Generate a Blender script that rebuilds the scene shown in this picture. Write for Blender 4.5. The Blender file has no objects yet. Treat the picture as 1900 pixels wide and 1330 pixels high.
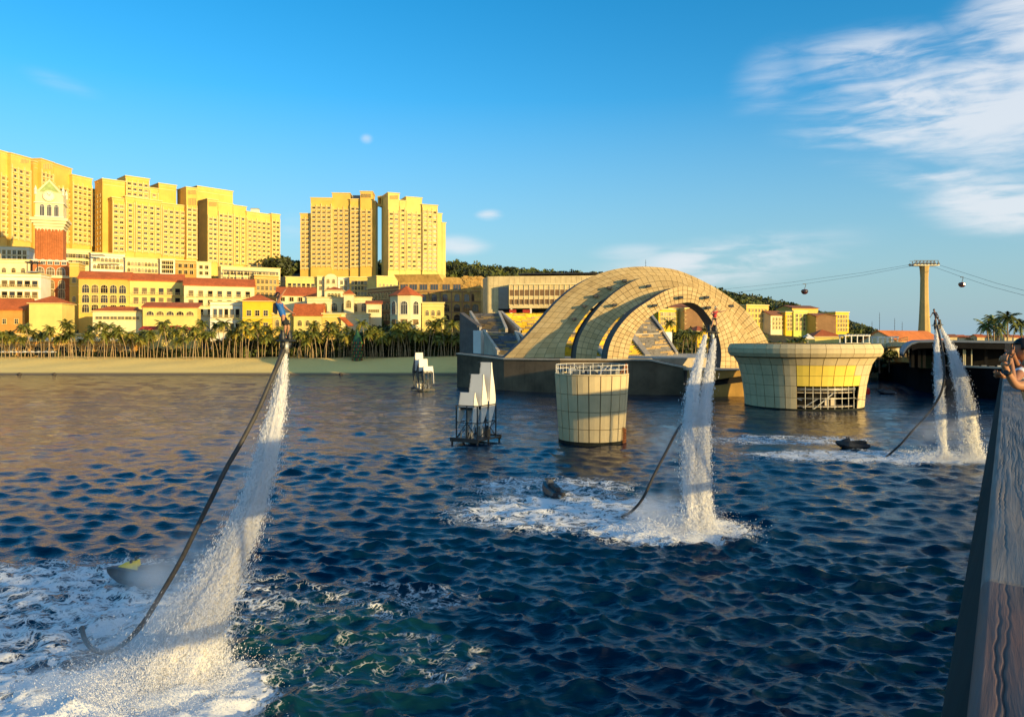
import bpy, bmesh, math, random
import numpy as np
from mathutils import Vector, Matrix
R = math.radians
rnd = random.Random(7)
C = bpy.context.scene.collection
sc = bpy.context.scene
# ---------------------------------------------------------------- camera, sky, sun, exposure
F, CX, HY, H = 1400.0, 950.0, 628.0, 11.0          # focal length (photo px), principal column, horizon row, eye height (m)
cam = bpy.data.cameras.new('camera'); camo = bpy.data.objects.new('camera', cam); C.objects.link(camo)
camo.location = (0, 0, H); camo.rotation_euler = (R(90), 0, 0)
cam.sensor_width = 36; cam.lens = F / 1900 * 36; cam.shift_y = -(665 - HY) / 1900
cam.clip_start = .05; cam.clip_end = 9000
sc.camera = camo
SUN_AZ, SUN_EL = 133.0, 8.0                          # azimuth clockwise from +Y, elevation
sdir = Vector((math.sin(R(SUN_AZ)) * math.cos(R(SUN_EL)), math.cos(R(SUN_AZ)) * math.cos(R(SUN_EL)), math.sin(R(SUN_EL))))
sun = bpy.data.lights.new('sun', 'SUN'); sun.energy = 3.25; sun.angle = R(.55); sun.color = (1, .715, .30)
suno = bpy.data.objects.new('sun', sun); C.objects.link(suno); suno.rotation_euler = sdir.to_track_quat('Z', 'Y').to_euler()
sc.view_settings.view_transform = 'Standard'; sc.view_settings.look = 'None'
sc.view_settings.exposure = 0.92; sc.view_settings.gamma = 1.0; sc.view_settings.use_curve_mapping = False
sc.render.engine = 'CYCLES'
sc.cycles.use_denoising = True; sc.cycles.max_bounces = 8; sc.cycles.volume_bounces = 3; sc.cycles.diffuse_bounces = 5; sc.cycles.transparent_max_bounces = 12
sc.cycles.volume_step_rate = 1.0; sc.cycles.volume_max_steps = 96; sc.cycles.caustics_reflective = False; sc.cycles.caustics_refractive = False

class NT:
    def __init__(s, t): s.t = t; s.n = t.nodes; s.l = t.links
    def new(s, ty, **kw):
        n = s.n.new(ty)
        for k, v in kw.items(): setattr(n, k, v)
        return n
    def put(s, sock, v):
        if isinstance(v, bpy.types.NodeSocket): s.l.new(v, sock)
        elif v is not None:
            if isinstance(v, (tuple, list)) and len(v) == 3 and sock.type == 'RGBA': v = (*v, 1)
            sock.default_value = v
    def math(s, op, a, b=None, c=None, clamp=False):
        n = s.new('ShaderNodeMath', operation=op); n.use_clamp = clamp
        for i, v in enumerate((a, b, c)):
            if v is not None: s.put(n.inputs[i], v)
        return n.outputs[0]
    def vm(s, op, a, b=None):
        n = s.new('ShaderNodeVectorMath', operation=op); s.put(n.inputs[0], a)
        if b is not None: s.put(n.inputs[1], b)
        return n.outputs['Value'] if op in ('LENGTH', 'DOT_PRODUCT') else n.outputs[0]
    def noise(s, vec, scale, det=4, rough=.55, dist=0):
        n = s.new('ShaderNodeTexNoise'); s.put(n.inputs['Vector'], vec); n.inputs['Scale'].default_value = scale
        n.inputs['Detail'].default_value = det; n.inputs['Roughness'].default_value = rough; n.inputs['Distortion'].default_value = dist
        return n.outputs[0]
    def mr(s, v, a, b, c=0., d=1., smooth=True):
        n = s.new('ShaderNodeMapRange'); n.interpolation_type = 'SMOOTHSTEP' if smooth else 'LINEAR'; s.put(n.inputs[0], v)
        for i, q in enumerate((a, b, c, d)): n.inputs[1 + i].default_value = q
        return n.outputs[0]
    def mix(s, f, a, b, bt='MIX'):
        n = s.new('ShaderNodeMix'); n.data_type = 'RGBA'; n.blend_type = bt
        s.put(n.inputs[0], f); s.put(n.inputs[6], a); s.put(n.inputs[7], b); return n.outputs[2]
    def mapping(s, vec, scale=(1, 1, 1), rot=(0, 0, 0), loc=(0, 0, 0)):
        n = s.new('ShaderNodeMapping'); s.put(n.inputs[0], vec); n.inputs['Scale'].default_value = scale
        n.inputs['Rotation'].default_value = rot; n.inputs['Location'].default_value = loc; return n.outputs[0]

w = bpy.data.worlds.new('World'); sc.world = w; w.use_nodes = True
T = NT(w.node_tree); w.node_tree.nodes.clear()
sky = T.new('ShaderNodeTexSky', sky_type='NISHITA'); sky.sun_disc = False
sky.sun_elevation = R(SUN_EL); sky.sun_rotation = R(SUN_AZ); sky.air_density = 1.0; sky.dust_density = .3; sky.ozone_density = 3.0
hsv = T.new('ShaderNodeHueSaturation'); T.put(hsv.inputs['Color'], sky.outputs[0]); hsv.inputs['Saturation'].default_value = 1.30; hsv.inputs['Hue'].default_value = .495
hsv.inputs['Value'].default_value = 1.0
dirv = T.new('ShaderNodeTexCoord').outputs['Generated']
def blob(px, py, rx, ry, ang=0.0):                    # a cloud bank around one compass bearing and height
    d = Vector(((px - CX) / F, 1, (HY - py) / F)).normalized()
    az = math.atan2(d.x, d.y)
    v = T.vm('SUBTRACT', dirv, tuple(d)); v = T.mapping(v, rot=(0, 0, az)); v = T.mapping(v, rot=(0, ang, 0))
    v = T.mapping(v, scale=(F / rx, .4, F / ry))
    return T.mr(T.vm('LENGTH', v), .1, 1.0, 1, 0)
elev = T.new('ShaderNodeSeparateXYZ'); T.l.new(dirv, elev.inputs[0])
n1 = T.noise(T.mapping(dirv, scale=(1.5, 1.5, 6)), 2.2, 8, .54, .7)
n2 = T.noise(T.mapping(dirv, scale=(2.0, 2.0, 11)), 5.5, 7, .56, .6)
nn = T.math('ADD', T.math('MULTIPLY', n1, .6), T.math('MULTIPLY', n2, .4))
m = None
for b, s in ((blob(1640, 110, 220, 70, -.08), .9), (blob(1760, 195, 340, 120, -.03), 1.2), (blob(1850, 260, 300, 100), .8), (blob(1440, 150, 120, 90, .5), .45), (blob(1880, 50, 150, 90, .2), 1.0),
             (blob(1850, 375, 170, 75, -.15), 1.2), (blob(1780, 335, 170, 40, -.1), .9), (blob(1330, 490, 330, 70, .12), .9), (blob(1180, 470, 120, 30), .5),
             (blob(908, 399, 38, 16), .9), (blob(850, 455, 90, 30), .75), (blob(680, 258, 18, 14), .5), (blob(120, 158, 90, 26, -.2), .25), (blob(545, 430, 50, 50), .4),
             (blob(2500, 200, 700, 160), .8), (blob(-700, 350, 500, 90), .6)):
    q = T.math('MULTIPLY', b, s); m = q if m is None else T.math('MAXIMUM', m, q)
cm = T.math('MULTIPLY', T.mr(nn, .32, .66), m); cm = T.mr(cm, .02, .85)
# cloud field continued right, and added unseen behind the camera to whiten ambient light
wide = T.mr(T.vm('DOT_PRODUCT', dirv, (.85, -.53, 0)), .08, .45)
cm = T.math('MAXIMUM', cm, T.math('MULTIPLY', T.math('MULTIPLY', T.mr(nn, .38, .58), wide), .95))
base = T.mix(T.math('MULTIPLY', T.mr(elev.outputs[2], .0, .30, .96, 0, False), T.mr(T.vm('DOT_PRODUCT', dirv, (sdir.x, sdir.y, 0)), .2, .8, 1, 0)), hsv.outputs[0], (1.10, 1.72, 2.12))   # pale sea haze that thickens towards the horizon all round
cl = T.mix(T.math('MULTIPLY', cm, .80), base, (3.0, 3.1, 3.25))
bg = T.new('ShaderNodeBackground'); T.put(bg.inputs['Color'], cl); bg.inputs['Strength'].default_value = .15
wo = T.new('ShaderNodeOutputWorld'); T.l.new(bg.outputs[0], wo.inputs[0])
# ---------------------------------------------------------------- materials
MATS = {}
def pm(name, col, rough=.75, var=.12, sc_=2.0, bump=.0, bsc=None, metal=0., col2=None, spec=.3, streak=0., tcol=None, coords='Object'):
    if name in MATS: return MATS[name]
    m = bpy.data.materials.new(name); m.use_nodes = True; T = NT(m.node_tree); b = m.node_tree.nodes['Principled BSDF']
    tc = T.new('ShaderNodeTexCoord').outputs['Object'] if coords == 'Object' else T.new('ShaderNodeNewGeometry').outputs['Position']
    na = T.noise(tc, sc_, 5, .6); nb = T.noise(tc, sc_ * .17, 3, .5)
    f = T.math('ADD', T.math('MULTIPLY', na, .55), T.math('MULTIPLY', nb, .45))
    lo = tuple(c * (1 - 2 * var) for c in col); hi = tuple(min(1, c * (1 + 1.4 * var)) for c in (col2 or col))
    c = T.mix(T.mr(f, .3, .7), lo, hi)
    if streak:
        ns = T.noise(T.mapping(tc, scale=(1, 1, .06)), 1.6, 5, .7)
        c = T.mix(T.math('MULTIPLY', T.mr(ns, .5, .78), streak), c, tuple(q * .35 for q in col))
    T.put(b.inputs['Base Color'], c); b.inputs['Roughness'].default_value = rough; b.inputs['Metallic'].default_value = metal
    b.inputs['Specular IOR Level'].default_value = spec
    if bump:
        bn = T.new('ShaderNodeBump'); bn.inputs['Strength'].default_value = bump; bn.inputs['Distance'].default_value = .05
        T.put(bn.inputs['Height'], T.noise(tc, bsc or sc_ * 3, 4)); T.l.new(bn.outputs[0], b.inputs['Normal'])
    MATS[name] = m; return m
Y1 = pm('ochre_yellow_stucco', (.76, .49, .10), .8, .10, .12, streak=.18)
Y2 = pm('golden_stucco', (.80, .53, .12), .8, .09, .15, streak=.15)
Y3 = pm('lemon_stucco', (.79, .63, .19), .8, .08, .2, streak=.12)
Y4 = pm('vivid_yellow_paint', (.80, .52, .03), .75, .07, .3, streak=.1)
Y5 = pm('orange_stucco', (.62, .31, .07), .8, .1, .3, streak=.2)
CR = pm('cream_stucco', (.80, .69, .40), .8, .08, .3, streak=.15)
WH = pm('white_stucco', (.80, .78, .66), .75, .06, .3, streak=.15)
LI = pm('lime_stucco', (.58, .64, .14), .8, .08, .3, streak=.1)
BR = pm('brown_and_shade_stucco', (.36, .20, .09), .85, .1, .4, streak=.15)  # plain brown; on shade-side walls the shade is put into this colour
BK = pm('terracotta_brick', (.50, .17, .055), .85, .14, 1.2, bump=.2, bsc=4)
ST = pm('rough_orange_stone', (.55, .34, .10), .9, .22, .9, bump=.8, bsc=1.4, streak=.25)
BS = pm('beige_stone_cladding', (.66, .53, .28), .85, .13, .5, bump=.2, streak=.1)
RF = pm('red_roof_tile', (.52, .13, .035), .8, .16, 1.2, bump=.4, bsc=3)
RB = pm('brown_roof_tile', (.30, .12, .06), .8, .16, 1.2, bump=.4, bsc=3)
TR = pm('pale_trim', (.80, .63, .27), .7, .06, .4)
TRW = pm('white_trim', (.80, .76, .60), .7, .06, .4)
GL = pm('dark_window_glass', (.035, .032, .028), .12, .2, .4, spec=.6)
GL2 = pm('curtained_window', (.20, .135, .05), .4, .35, .5, spec=.5)
DK = pm('dark_opening_and_shade', (.012, .011, .010), .9, .2, 1)  # near-black for openings; also stands in for shade, as on the plinth
BLU = pm('blue_grey_glass', (.07, .09, .11), .08, .2, .3, spec=.8)
ME = pm('black_steel', (.018, .02, .022), .45, .3, 3, spec=.5)
GS = pm('galvanised_steel', (.45, .44, .40), .45, .15, 5, metal=.5)
CO = pm('weathered_concrete', (.50, .43, .32), .85, .12, .5, bump=.15, bsc=5, streak=.35)
RU = pm('rusty_steel', (.30, .11, .035), .85, .3, 6)
GP = pm('golden_shell_panel', (.76, .55, .25), .8, .10, .35, bump=.1, streak=.18)
GPS = [GP, pm('paler_shell_panel', (.80, .59, .28), .8, .1, .4, streak=.15), pm('darker_shell_panel', (.69, .49, .22), .8, .1, .4, streak=.25)]
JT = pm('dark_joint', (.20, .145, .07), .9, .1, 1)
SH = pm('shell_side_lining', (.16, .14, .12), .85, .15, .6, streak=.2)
WP = pm('white_cladding', (.82, .79, .70), .6, .04, .6, streak=.06)
HU = pm('weathered_hull_with_shade', (.13, .095, .055), .8, .3, .25, bump=.2, streak=.5)  # stained dark brown; also carries the wall's shade in its colour
HO = pm('ochre_stone_base', (.46, .27, .07), .85, .2, .4, bump=.2, streak=.3)
SY = pm('yellow_seat', (.80, .50, .02), .6, .2, .6)
SG = pm('grey_bench', (.17, .16, .15), .8, .25, .6)
SBL = pm('worn_blue_grey_bench', (.13, .16, .20), .8, .25, .6)
SO = pm('tan_bench', (.42, .29, .13), .8, .25, .6)
TRK = pm('palm_bark', (.42, .30, .17), .9, .2, 2, bump=.3)
FR = pm('palm_frond', (.085, .125, .025), .55, .35, .8, col2=(.19, .20, .035), coords='World')
FR2 = pm('sunburnt_palm_frond', (.24, .22, .04), .6, .3, .8, col2=(.34, .27, .04), coords='World')
LF = pm('tree_leaf', (.045, .075, .018), .6, .4, .25, col2=(.11, .13, .028), coords='World')
LFD = pm('dark_leaf', (.022, .034, .014), .6, .4, .3, col2=(.05, .06, .02), coords='World')
TKD = pm('tree_bark', (.13, .09, .06), .9, .2, 2)
RED = pm('red_canvas', (.55, .05, .025), .7, .15, 1)
SAND = None

# ---------------------------------------------------------------- mesh helpers
class MB:
    def __init__(s): s.v = []; s.f = []; s.m = []
    def face(s, pts, m=0):
        k = len(s.v); s.v += [tuple(p) for p in pts]; s.f.append(tuple(range(k, k + len(pts)))); s.m.append(m)
    def hexa(s, p, m=0):                                # p: 4 bottom corners ccw seen from above, 4 top
        k = len(s.v); s.v += [tuple(q) for q in p]
        for a in ((3, 2, 1, 0), (4, 5, 6, 7), (0, 1, 5, 4), (1, 2, 6, 5), (2, 3, 7, 6), (3, 0, 4, 7)):
            s.f.append(tuple(k + i for i in a)); s.m.append(m)
        return s
    def box(s, x0, x1, y0, y1, z0, z1, m=0):
        return s.hexa([(x0, y0, z0), (x1, y0, z0), (x1, y1, z0), (x0, y1, z0), (x0, y0, z1), (x1, y0, z1), (x1, y1, z1), (x0, y1, z1)], m)
    def bar(s, a, b, w=.05, m=0, n=4):
        return s.tube([a, b], [w, w], n, m)
    def tube(s, pts, rad, n=6, m=0, cap=True):
        pts = [Vector(p) for p in pts]; k = len(s.v); N = len(pts); prev = None
        for i, p in enumerate(pts):
            d = (pts[min(i + 1, N - 1)] - pts[max(i - 1, 0)]).normalized()
            r = Vector((0, 0, 1)) if abs(d.z) < .95 else Vector((1, 0, 0))
            if prev is not None: r = prev
            u = d.cross(r).normalized(); v = u.cross(d).normalized(); prev = v
            for j in range(n):
                a = 2 * math.pi * (j + .5) / n; s.v.append(tuple(p + (u * math.cos(a) + v * math.sin(a)) * rad[i]))
        for i in range(N - 1):
            for j in range(n):
                s.f.append((k + i * n + j, k + i * n + (j + 1) % n, k + (i + 1) * n + (j + 1) % n, k + (i + 1) * n + j)); s.m.append(m)
        if cap:
            s.f.append(tuple(k + j for j in reversed(range(n)))); s.m.append(m)
            s.f.append(tuple(k + (N - 1) * n + j for j in range(n))); s.m.append(m)
        return s
    def prism(s, poly, ext, m=0):                       # poly: 3D loop, ext: extrusion vector
        e = Vector(ext); a = [Vector(p) for p in poly]; n = len(a); k = len(s.v)
        s.v += [tuple(p) for p in a] + [tuple(p + e) for p in a]
        s.f.append(tuple(range(k, k + n))); s.m.append(m); s.f.append(tuple(k + n + i for i in reversed(range(n)))); s.m.append(m)
        for i in range(n):
            j = (i + 1) % n; s.f.append((k + j, k + i, k + n + i, k + n + j)); s.m.append(m)
        return s
    def lathe(s, prof, n=32, m=0, c=(0, 0), cap=True):
        k = len(s.v)
        for (r, z) in prof:
            for j in range(n):
                a = 2 * math.pi * j / n; s.v.append((c[0] + r * math.cos(a), c[1] + r * math.sin(a), z))
        for i in range(len(prof) - 1):
            for j in range(n):
                s.f.append((k + i * n + j, k + i * n + (j + 1) % n, k + (i + 1) * n + (j + 1) % n, k + (i + 1) * n + j)); s.m.append(m)
        if cap: s.f.append(tuple(k + (len(prof) - 1) * n + j for j in range(n))); s.m.append(m)
        return s
    def mesh(s, name, mats, smooth=False):
        me = bpy.data.meshes.new(name); me.from_pydata(s.v, [], s.f)
        for m in (mats if isinstance(mats, (list, tuple)) else [mats]): me.materials.append(m)
        me.polygons.foreach_set('material_index', s.m)
        if smooth: me.polygons.foreach_set('use_smooth', [True] * len(s.f))
        return me
    def obj(s, name, mats, parent=None, smooth=False, loc=None, rz=0):
        return link(name, s.mesh(name, mats, smooth), parent, loc, rz)
def link(name, data, parent=None, loc=None, rz=0):
    o = bpy.data.objects.new(name, data); C.objects.link(o)
    if parent is not None: o.parent = parent
    if loc is not None: o.location = loc
    if rz: o.rotation_euler = (0, 0, rz)
    return o
def tag(o, label=None, cat=None, group=None, kind=None):
    if label: o['label'] = label
    if cat: o['category'] = cat
    if group: o['group'] = group
    if kind: o['kind'] = kind
    return o
def thing(name, label, cat, loc=(0, 0, 0), rz=0, group=None):
    o = link(name, None, None, loc, rz); o.empty_display_size = .1; return tag(o, label, cat, group)
def copy_tree(o, parent=None):
    c = o.copy(); C.objects.link(c); c.parent = parent
    for ch in KIDS.get(o.name, []): copy_tree(ch, c)
    return c
KIDS = {}
def remember(*roots):                                    # child lists of the prototypes, looked up once
    for r_ in roots:
        KIDS[r_.name] = list(r_.children)
        for ch in r_.children: KIDS[ch.name] = list(ch.children)
def P(px, py, Y): return Vector(((px - CX) / F * Y, Y, H - (py - HY) / F * Y))
def X(px, Y): return (px - CX) / F * Y
def Z(py, Y): return H - (py - HY) / F * Y
def fast_mesh(name, V, faces, mats, smooth=False, mi=None):   # V (n,3), faces (m,k) arrays
    me = bpy.data.meshes.new(name); V = np.asarray(V, np.float32); Fa = np.asarray(faces, np.int32); k = Fa.shape[1]
    me.vertices.add(len(V)); me.vertices.foreach_set('co', V.ravel())
    me.loops.add(Fa.size); me.loops.foreach_set('vertex_index', Fa.ravel())
    me.polygons.add(len(Fa)); me.polygons.foreach_set('loop_start', np.arange(0, Fa.size, k, dtype=np.int32))
    for m in (mats if isinstance(mats, (list, tuple)) else [mats]): me.materials.append(m)
    if mi is not None: me.polygons.foreach_set('material_index', np.asarray(mi, np.int32))
    me.polygons.foreach_set('use_smooth', np.full(len(Fa), smooth)); me.update(); me.validate()
    return me

# ---------------------------------------------------------------- terrain
RIDGE = [(-900, 470), (-200, 462), (520, 470), (827, 477), (1000, 493), (1135, 503), (1310, 532), (1400, 552), (1470, 566), (1575, 603), (1650, 612), (1700, 622), (1760, 629), (2400, 632)]
def ridge_z(px): return H + (HY - np.interp(px, [r[0] for r in RIDGE], [r[1] for r in RIDGE])) / F * 620
PROF = [(0, -3), (226, -.4), (231, .15), (243, 2.3), (255, 4.3), (276, 4.6), (290, 7), (310, 13), (330, 18), (350, 24), (380, 33), (400, 39), (450, 48), (500, 51), (545, 57), (620, 70), (660, 66), (900, 20), (1500, 0)]
def ground(x, y):
    px = CX + F * x / np.maximum(y, 1); k = ridge_z(px) / ridge_z(520)
    b = np.interp(y, [p[0] for p in PROF], [p[1] for p in PROF])
    k = np.where(y < 276, 1.0, np.clip(k, .0, 1.15))
    k = np.where(y >= 276, 1 + (k - 1) * np.clip((y - 276) / 40, 0, 1), k)
    right = np.clip((px - 1560) / 200, 0, 1)
    return b * k * (1 - right) + right * np.where(y < 276, b, np.minimum(b, 5.5) * np.clip(k + .3, 0, 1))
ys = np.concatenate([np.linspace(200, 300, 60), np.linspace(304, 700, 80), np.linspace(720, 1500, 20)])
us = np.linspace(-1.1, 1.1, 220)
YY, UU = np.meshgrid(ys, us, indexing='ij'); XX = YY * UU
ZZ = ground(XX, YY) + .25 * np.sin(XX * .21 + 3) * np.sin(YY * .33) * (YY > 236) * (YY < 275)
bank = np.clip(1 - np.abs((XX + 20) / 26), 0, 1) * np.clip(1 - np.abs(YY - 252) / 12, 0, 1) * 1.2
ZZ += bank
N_, M_ = ZZ.shape; idx = np.arange(N_ * M_).reshape(N_, M_)
fc = np.stack([idx[:-1, :-1], idx[:-1, 1:], idx[1:, 1:], idx[1:, :-1]], -1).reshape(-1, 4)
m = bpy.data.materials.new('beach_and_hill_soil'); m.use_nodes = True; T = NT(m.node_tree); b = m.node_tree.nodes['Principled BSDF']
pos = T.new('ShaderNodeNewGeometry').outputs['Position']; sx = T.new('ShaderNodeSeparateXYZ'); T.l.new(pos, sx.inputs[0])
sand = T.mix(T.noise(pos, .35, 5), (.97, .66, .18), (.97, .72, .24)); wet = T.mr(sx.outputs[2], .15, .75, 1, 0)
sand = T.mix(wet, sand, (.22, .15, .075)); soil = T.mix(T.noise(pos, .2, 5), (.018, .026, .010), (.045, .045, .018))
T.put(b.inputs['Base Color'], T.mix(T.mr(sx.outputs[1], 268, 272), sand, soil)); b.inputs['Roughness'].default_value = .9
bn = T.new('ShaderNodeBump'); bn.inputs['Strength'].default_value = .6; bn.inputs['Distance'].default_value = .3
T.put(bn.inputs['Height'], T.noise(pos, 1.1, 5)); T.l.new(bn.outputs[0], b.inputs['Normal'])
o = link('beach_and_hill', fast_mesh('beach_and_hill', np.stack([XX, YY, ZZ], -1).reshape(-1, 3), fc, m, True)); tag(o, 'sandy beach rising to the hillside', kind='structure')

# ---------------------------------------------------------------- sea
JET = {1: (X(318, 24.2), 24.2), 2: (X(1292, 42.5), 42.5), 3: (X(1780, 67.5), 67.5)}
def make_sea():
    rs = np.random.RandomState(3)
    r = 6.0; rr = [r]
    while r < 1600:
        r *= 1.02 if r < 17 else (1.0038 if r < 42 else 1.0062 if r < 75 else (1.0080 if r < 300 else 1.06)); rr.append(r)
    rr = np.array(rr); th = np.radians(np.linspace(-44, 46, 820))
    Rg, Tg = np.meshgrid(rr, th, indexing='ij'); x = Rg * np.sin(Tg); y = Rg * np.cos(Tg)
    z = np.zeros_like(x); dx = np.zeros_like(x); dy = np.zeros_like(x)
    cell = Rg * np.where(Rg < 42, .0038, np.where(Rg < 75, .0062, .0080))
    for i in range(180):
        lam = 0.17 * (3.1 / .17) ** rs.rand() if i < 150 else rs.uniform(2.4, 9); k = 2 * math.pi / lam
        d = R(-104 + rs.normal(0, 36)); kx, ky = k * math.cos(d), k * math.sin(d); ph = rs.rand() * 6.283
        a = .0088 * lam ** .82 * (1.0 if i < 150 else .12 + .35 * np.clip((Rg - 50) / 60, 0, 1)) * (.6 + .8 * rs.rand())
        fade = np.clip((lam / cell - 2.0) / 2.0, 0, 1)
        a_ = a * fade * np.exp(-(Rg / 900))
        t = kx * x + ky * y + ph + .35 * np.sin(.11 * x + .07 * y + i)
        z += a_ * np.cos(t); s_ = -.8 * a_ * np.sin(t); dx += s_ * math.cos(d); dy += s_ * math.sin(d)
    foam = np.zeros_like(x); teal = np.zeros_like(x)
    def ell(cx, cy, rx, ry, p=1.0): return np.clip(1 - np.sqrt(((x - cx) / rx) ** 2 + ((y - cy) / ry) ** 2), 0, 1) ** p
    j1, j2, j3 = JET[1], JET[2], JET[3]
    foam = np.maximum(foam, np.clip(ell(j1[0] - .4, j1[1] - 1.2, 4.6, 3.7) * 3.2, 0, 1) * 1.0)
    foam = np.maximum(foam, np.clip(ell(j1[0] - 4.6, j1[1] - 2.5, 6.6, 4.6) * 2.6, 0, .92))
    foam = np.maximum(foam, np.clip(ell(-21, 30.5, 14, 8.6) * 1.7, 0, .66))
    foam = np.maximum(foam, np.clip(ell(-6.5, 32, 6, 2.6) * 1.0, 0, .26)); foam = np.maximum(foam, np.clip(ell(-4.6, 25.8, 4.2, 2.6) * 1.0, 0, .15))
    foam = np.maximum(foam, np.clip(ell(j2[0] - 1.5, j2[1] + .8, 6.0, 3.8) * 2.2, 0, .95))
    foam = np.maximum(foam, np.clip(ell(4.2, 48, 10, 6.6) * 1.6, 0, .74)); foam = np.maximum(foam, np.clip(ell(3, 56, 8, 5) * 1.1, 0, .5))
    foam = np.maximum(foam, np.clip(ell(j3[0] - 2, j3[1] + .8, 7.5, 3.4) * 2.2, 0, .92)); foam = np.maximum(foam, np.clip(ell(33, 71, 14, 4.6) * 1.7, 0, .68)); foam = np.maximum(foam, np.clip(ell(30, 82, 12, 5) * 1.1, 0, .5))
    teal = np.maximum(np.clip(ell(-6.5, 26.5, 6.8, 7.5) * 2.0, 0, 1), np.clip(ell(4, 52, 12, 8) * 1.2, 0, .7)); teal = np.maximum(teal, np.clip(ell(33, 73, 14, 6) * 1.0, 0, .5))
    for j, rad in ((j1, 3.8), (j2, 3.6), (j3, 4)):
        d = np.hypot(x - j[0], (y - j[1] - .3)); z += .10 * np.exp(-((d - rad * 1.15) / .3) ** 2) * (.5 + .5 * np.sin(9 * x) * np.sin(8 * y)); z += .16 * np.exp(-((d - rad * .75) / .55) ** 2) * (1 + .4 * np.sin(7 * np.arctan2(y - j[1], x - j[0]))) + .1 * np.exp(-(d / rad) ** 2) * np.sin(3.1 * x + 1) * np.sin(2.7 * y)
    V = np.stack([x + dx, y + dy, z], -1).reshape(-1, 3)
    N_, M_ = x.shape; idx = np.arange(N_ * M_).reshape(N_, M_)
    fc = np.stack([idx[:-1, :-1], idx[:-1, 1:], idx[1:, 1:], idx[1:, :-1]], -1).reshape(-1, 4)[:, ::-1]
    m = bpy.data.materials.new('sea_water'); m.use_nodes = True; T = NT(m.node_tree); b = m.node_tree.nodes['Principled BSDF']
    pos = T.new('ShaderNodeNewGeometry').outputs['Position']
    fo = T.new('ShaderNodeAttribute', attribute_name='foam').outputs['Fac']; te = T.new('ShaderNodeAttribute', attribute_name='teal').outputs['Fac']
    cell = T.new('ShaderNodeTexVoronoi', feature='DISTANCE_TO_EDGE')
    warp = T.new('ShaderNodeTexNoise'); T.put(warp.inputs['Vector'], pos); warp.inputs['Scale'].default_value = .9; warp.inputs['Detail'].default_value = 4
    wv = T.vm('ADD', T.mapping(pos, scale=(.8, 1, 1)), T.vm('MULTIPLY', T.vm('SUBTRACT', warp.outputs['Color'], (.5, .5, .5)), (2.2, 2.2, 0)))
    T.put(cell.inputs['Vector'], wv); cell.inputs['Scale'].default_value = 1.15
    cell2 = T.new('ShaderNodeTexVoronoi', feature='DISTANCE_TO_EDGE'); T.put(cell2.inputs['Vector'], wv); cell2.inputs['Scale'].default_value = 4.2
    lace = T.math('ADD', T.mr(cell.outputs[0], 0, .26, .85, 0), T.mr(cell2.outputs[0], 0, .24, .75, 0))
    big = T.noise(pos, .55, 6, .62, .5); fine = T.noise(pos, 6, 5, .7)
    thr = T.math('ADD', T.math('MULTIPLY', lace, .55), T.math('ADD', T.math('MULTIPLY', big, .9), T.math('MULTIPLY', fine, .45)))
    ff = T.mr(T.math('SUBTRACT', T.math('ADD', T.math('MULTIPLY', fo, 1.12), thr), 1.56), -.16, .50)
    ff = T.math('MULTIPLY', ff, T.mr(fo, .01, .12))
    deep = T.mix(te, (.0006, .018, .048), (.006, .055, .062))
    deep = T.mix(T.math('MULTIPLY', T.noise(pos, .06, 3), .5), deep, (.0003, .006, .014))
    T.put(b.inputs['Base Color'], T.mix(ff, deep, (.80, .82, .82))); T.put(b.inputs['Roughness'], T.mr(ff, 0, 1, .07, .8)); b.inputs['IOR'].default_value = 1.333
    T.put(b.inputs['Specular IOR Level'], T.mr(ff, 0, 1, .5, .1))
    bn = T.new('ShaderNodeBump'); bn.inputs['Strength'].default_value = .8; bn.inputs['Distance'].default_value = .045
    rip = T.math('ADD', T.noise(T.mapping(pos, scale=(.55, 1.5, 1), rot=(0, 0, R(-12))), 3.6, 6, .6, .4), T.math('MULTIPLY', ff, 1.2))
    T.put(bn.inputs['Height'], rip)
    bn2 = T.new('ShaderNodeBump'); bn2.inputs['Strength'].default_value = .22; bn2.inputs['Distance'].default_value = .12
    T.put(bn2.inputs['Height'], T.noise(T.mapping(pos, scale=(.45, 1.4, 1), rot=(0, 0, R(-12))), 1.4, 4, .6, .6)); T.l.new(bn2.outputs[0], bn.inputs['Normal'])
    bn3 = T.new('ShaderNodeBump'); T.put(bn3.inputs['Strength'], T.mr(T.vm('LENGTH', pos), 55, 130, 0, .5)); bn3.inputs['Distance'].default_value = .55
    T.put(bn3.inputs['Height'], T.noise(T.mapping(pos, scale=(.28, 1.0, 1), rot=(0, 0, R(-8))), .75, 4, .62, .5)); T.l.new(bn3.outputs[0], bn2.inputs['Normal'])
    T.l.new(bn.outputs[0], b.inputs['Normal'])
    me = fast_mesh('sea', V, fc, m, True)
    for nme, arr in (('foam', foam), ('teal', teal)):
        at = me.attributes.new(nme, 'FLOAT', 'POINT'); at.data.foreach_set('value', arr.ravel().astype(np.float32))
    o = link('sea', me); tag(o, 'dark blue choppy sea with churned foam patches', kind='structure')
    # flat far sea on the sides and behind, just under the waves
    f2 = MB(); f2.face([(-6000, -3000, -.6), (6000, -3000, -.6), (6000, 8500, -.6), (-6000, 8500, -.6)])
    o = f2.obj('far_sea', m); tag(o, 'open sea around the bay', kind='structure')
make_sea()
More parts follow.
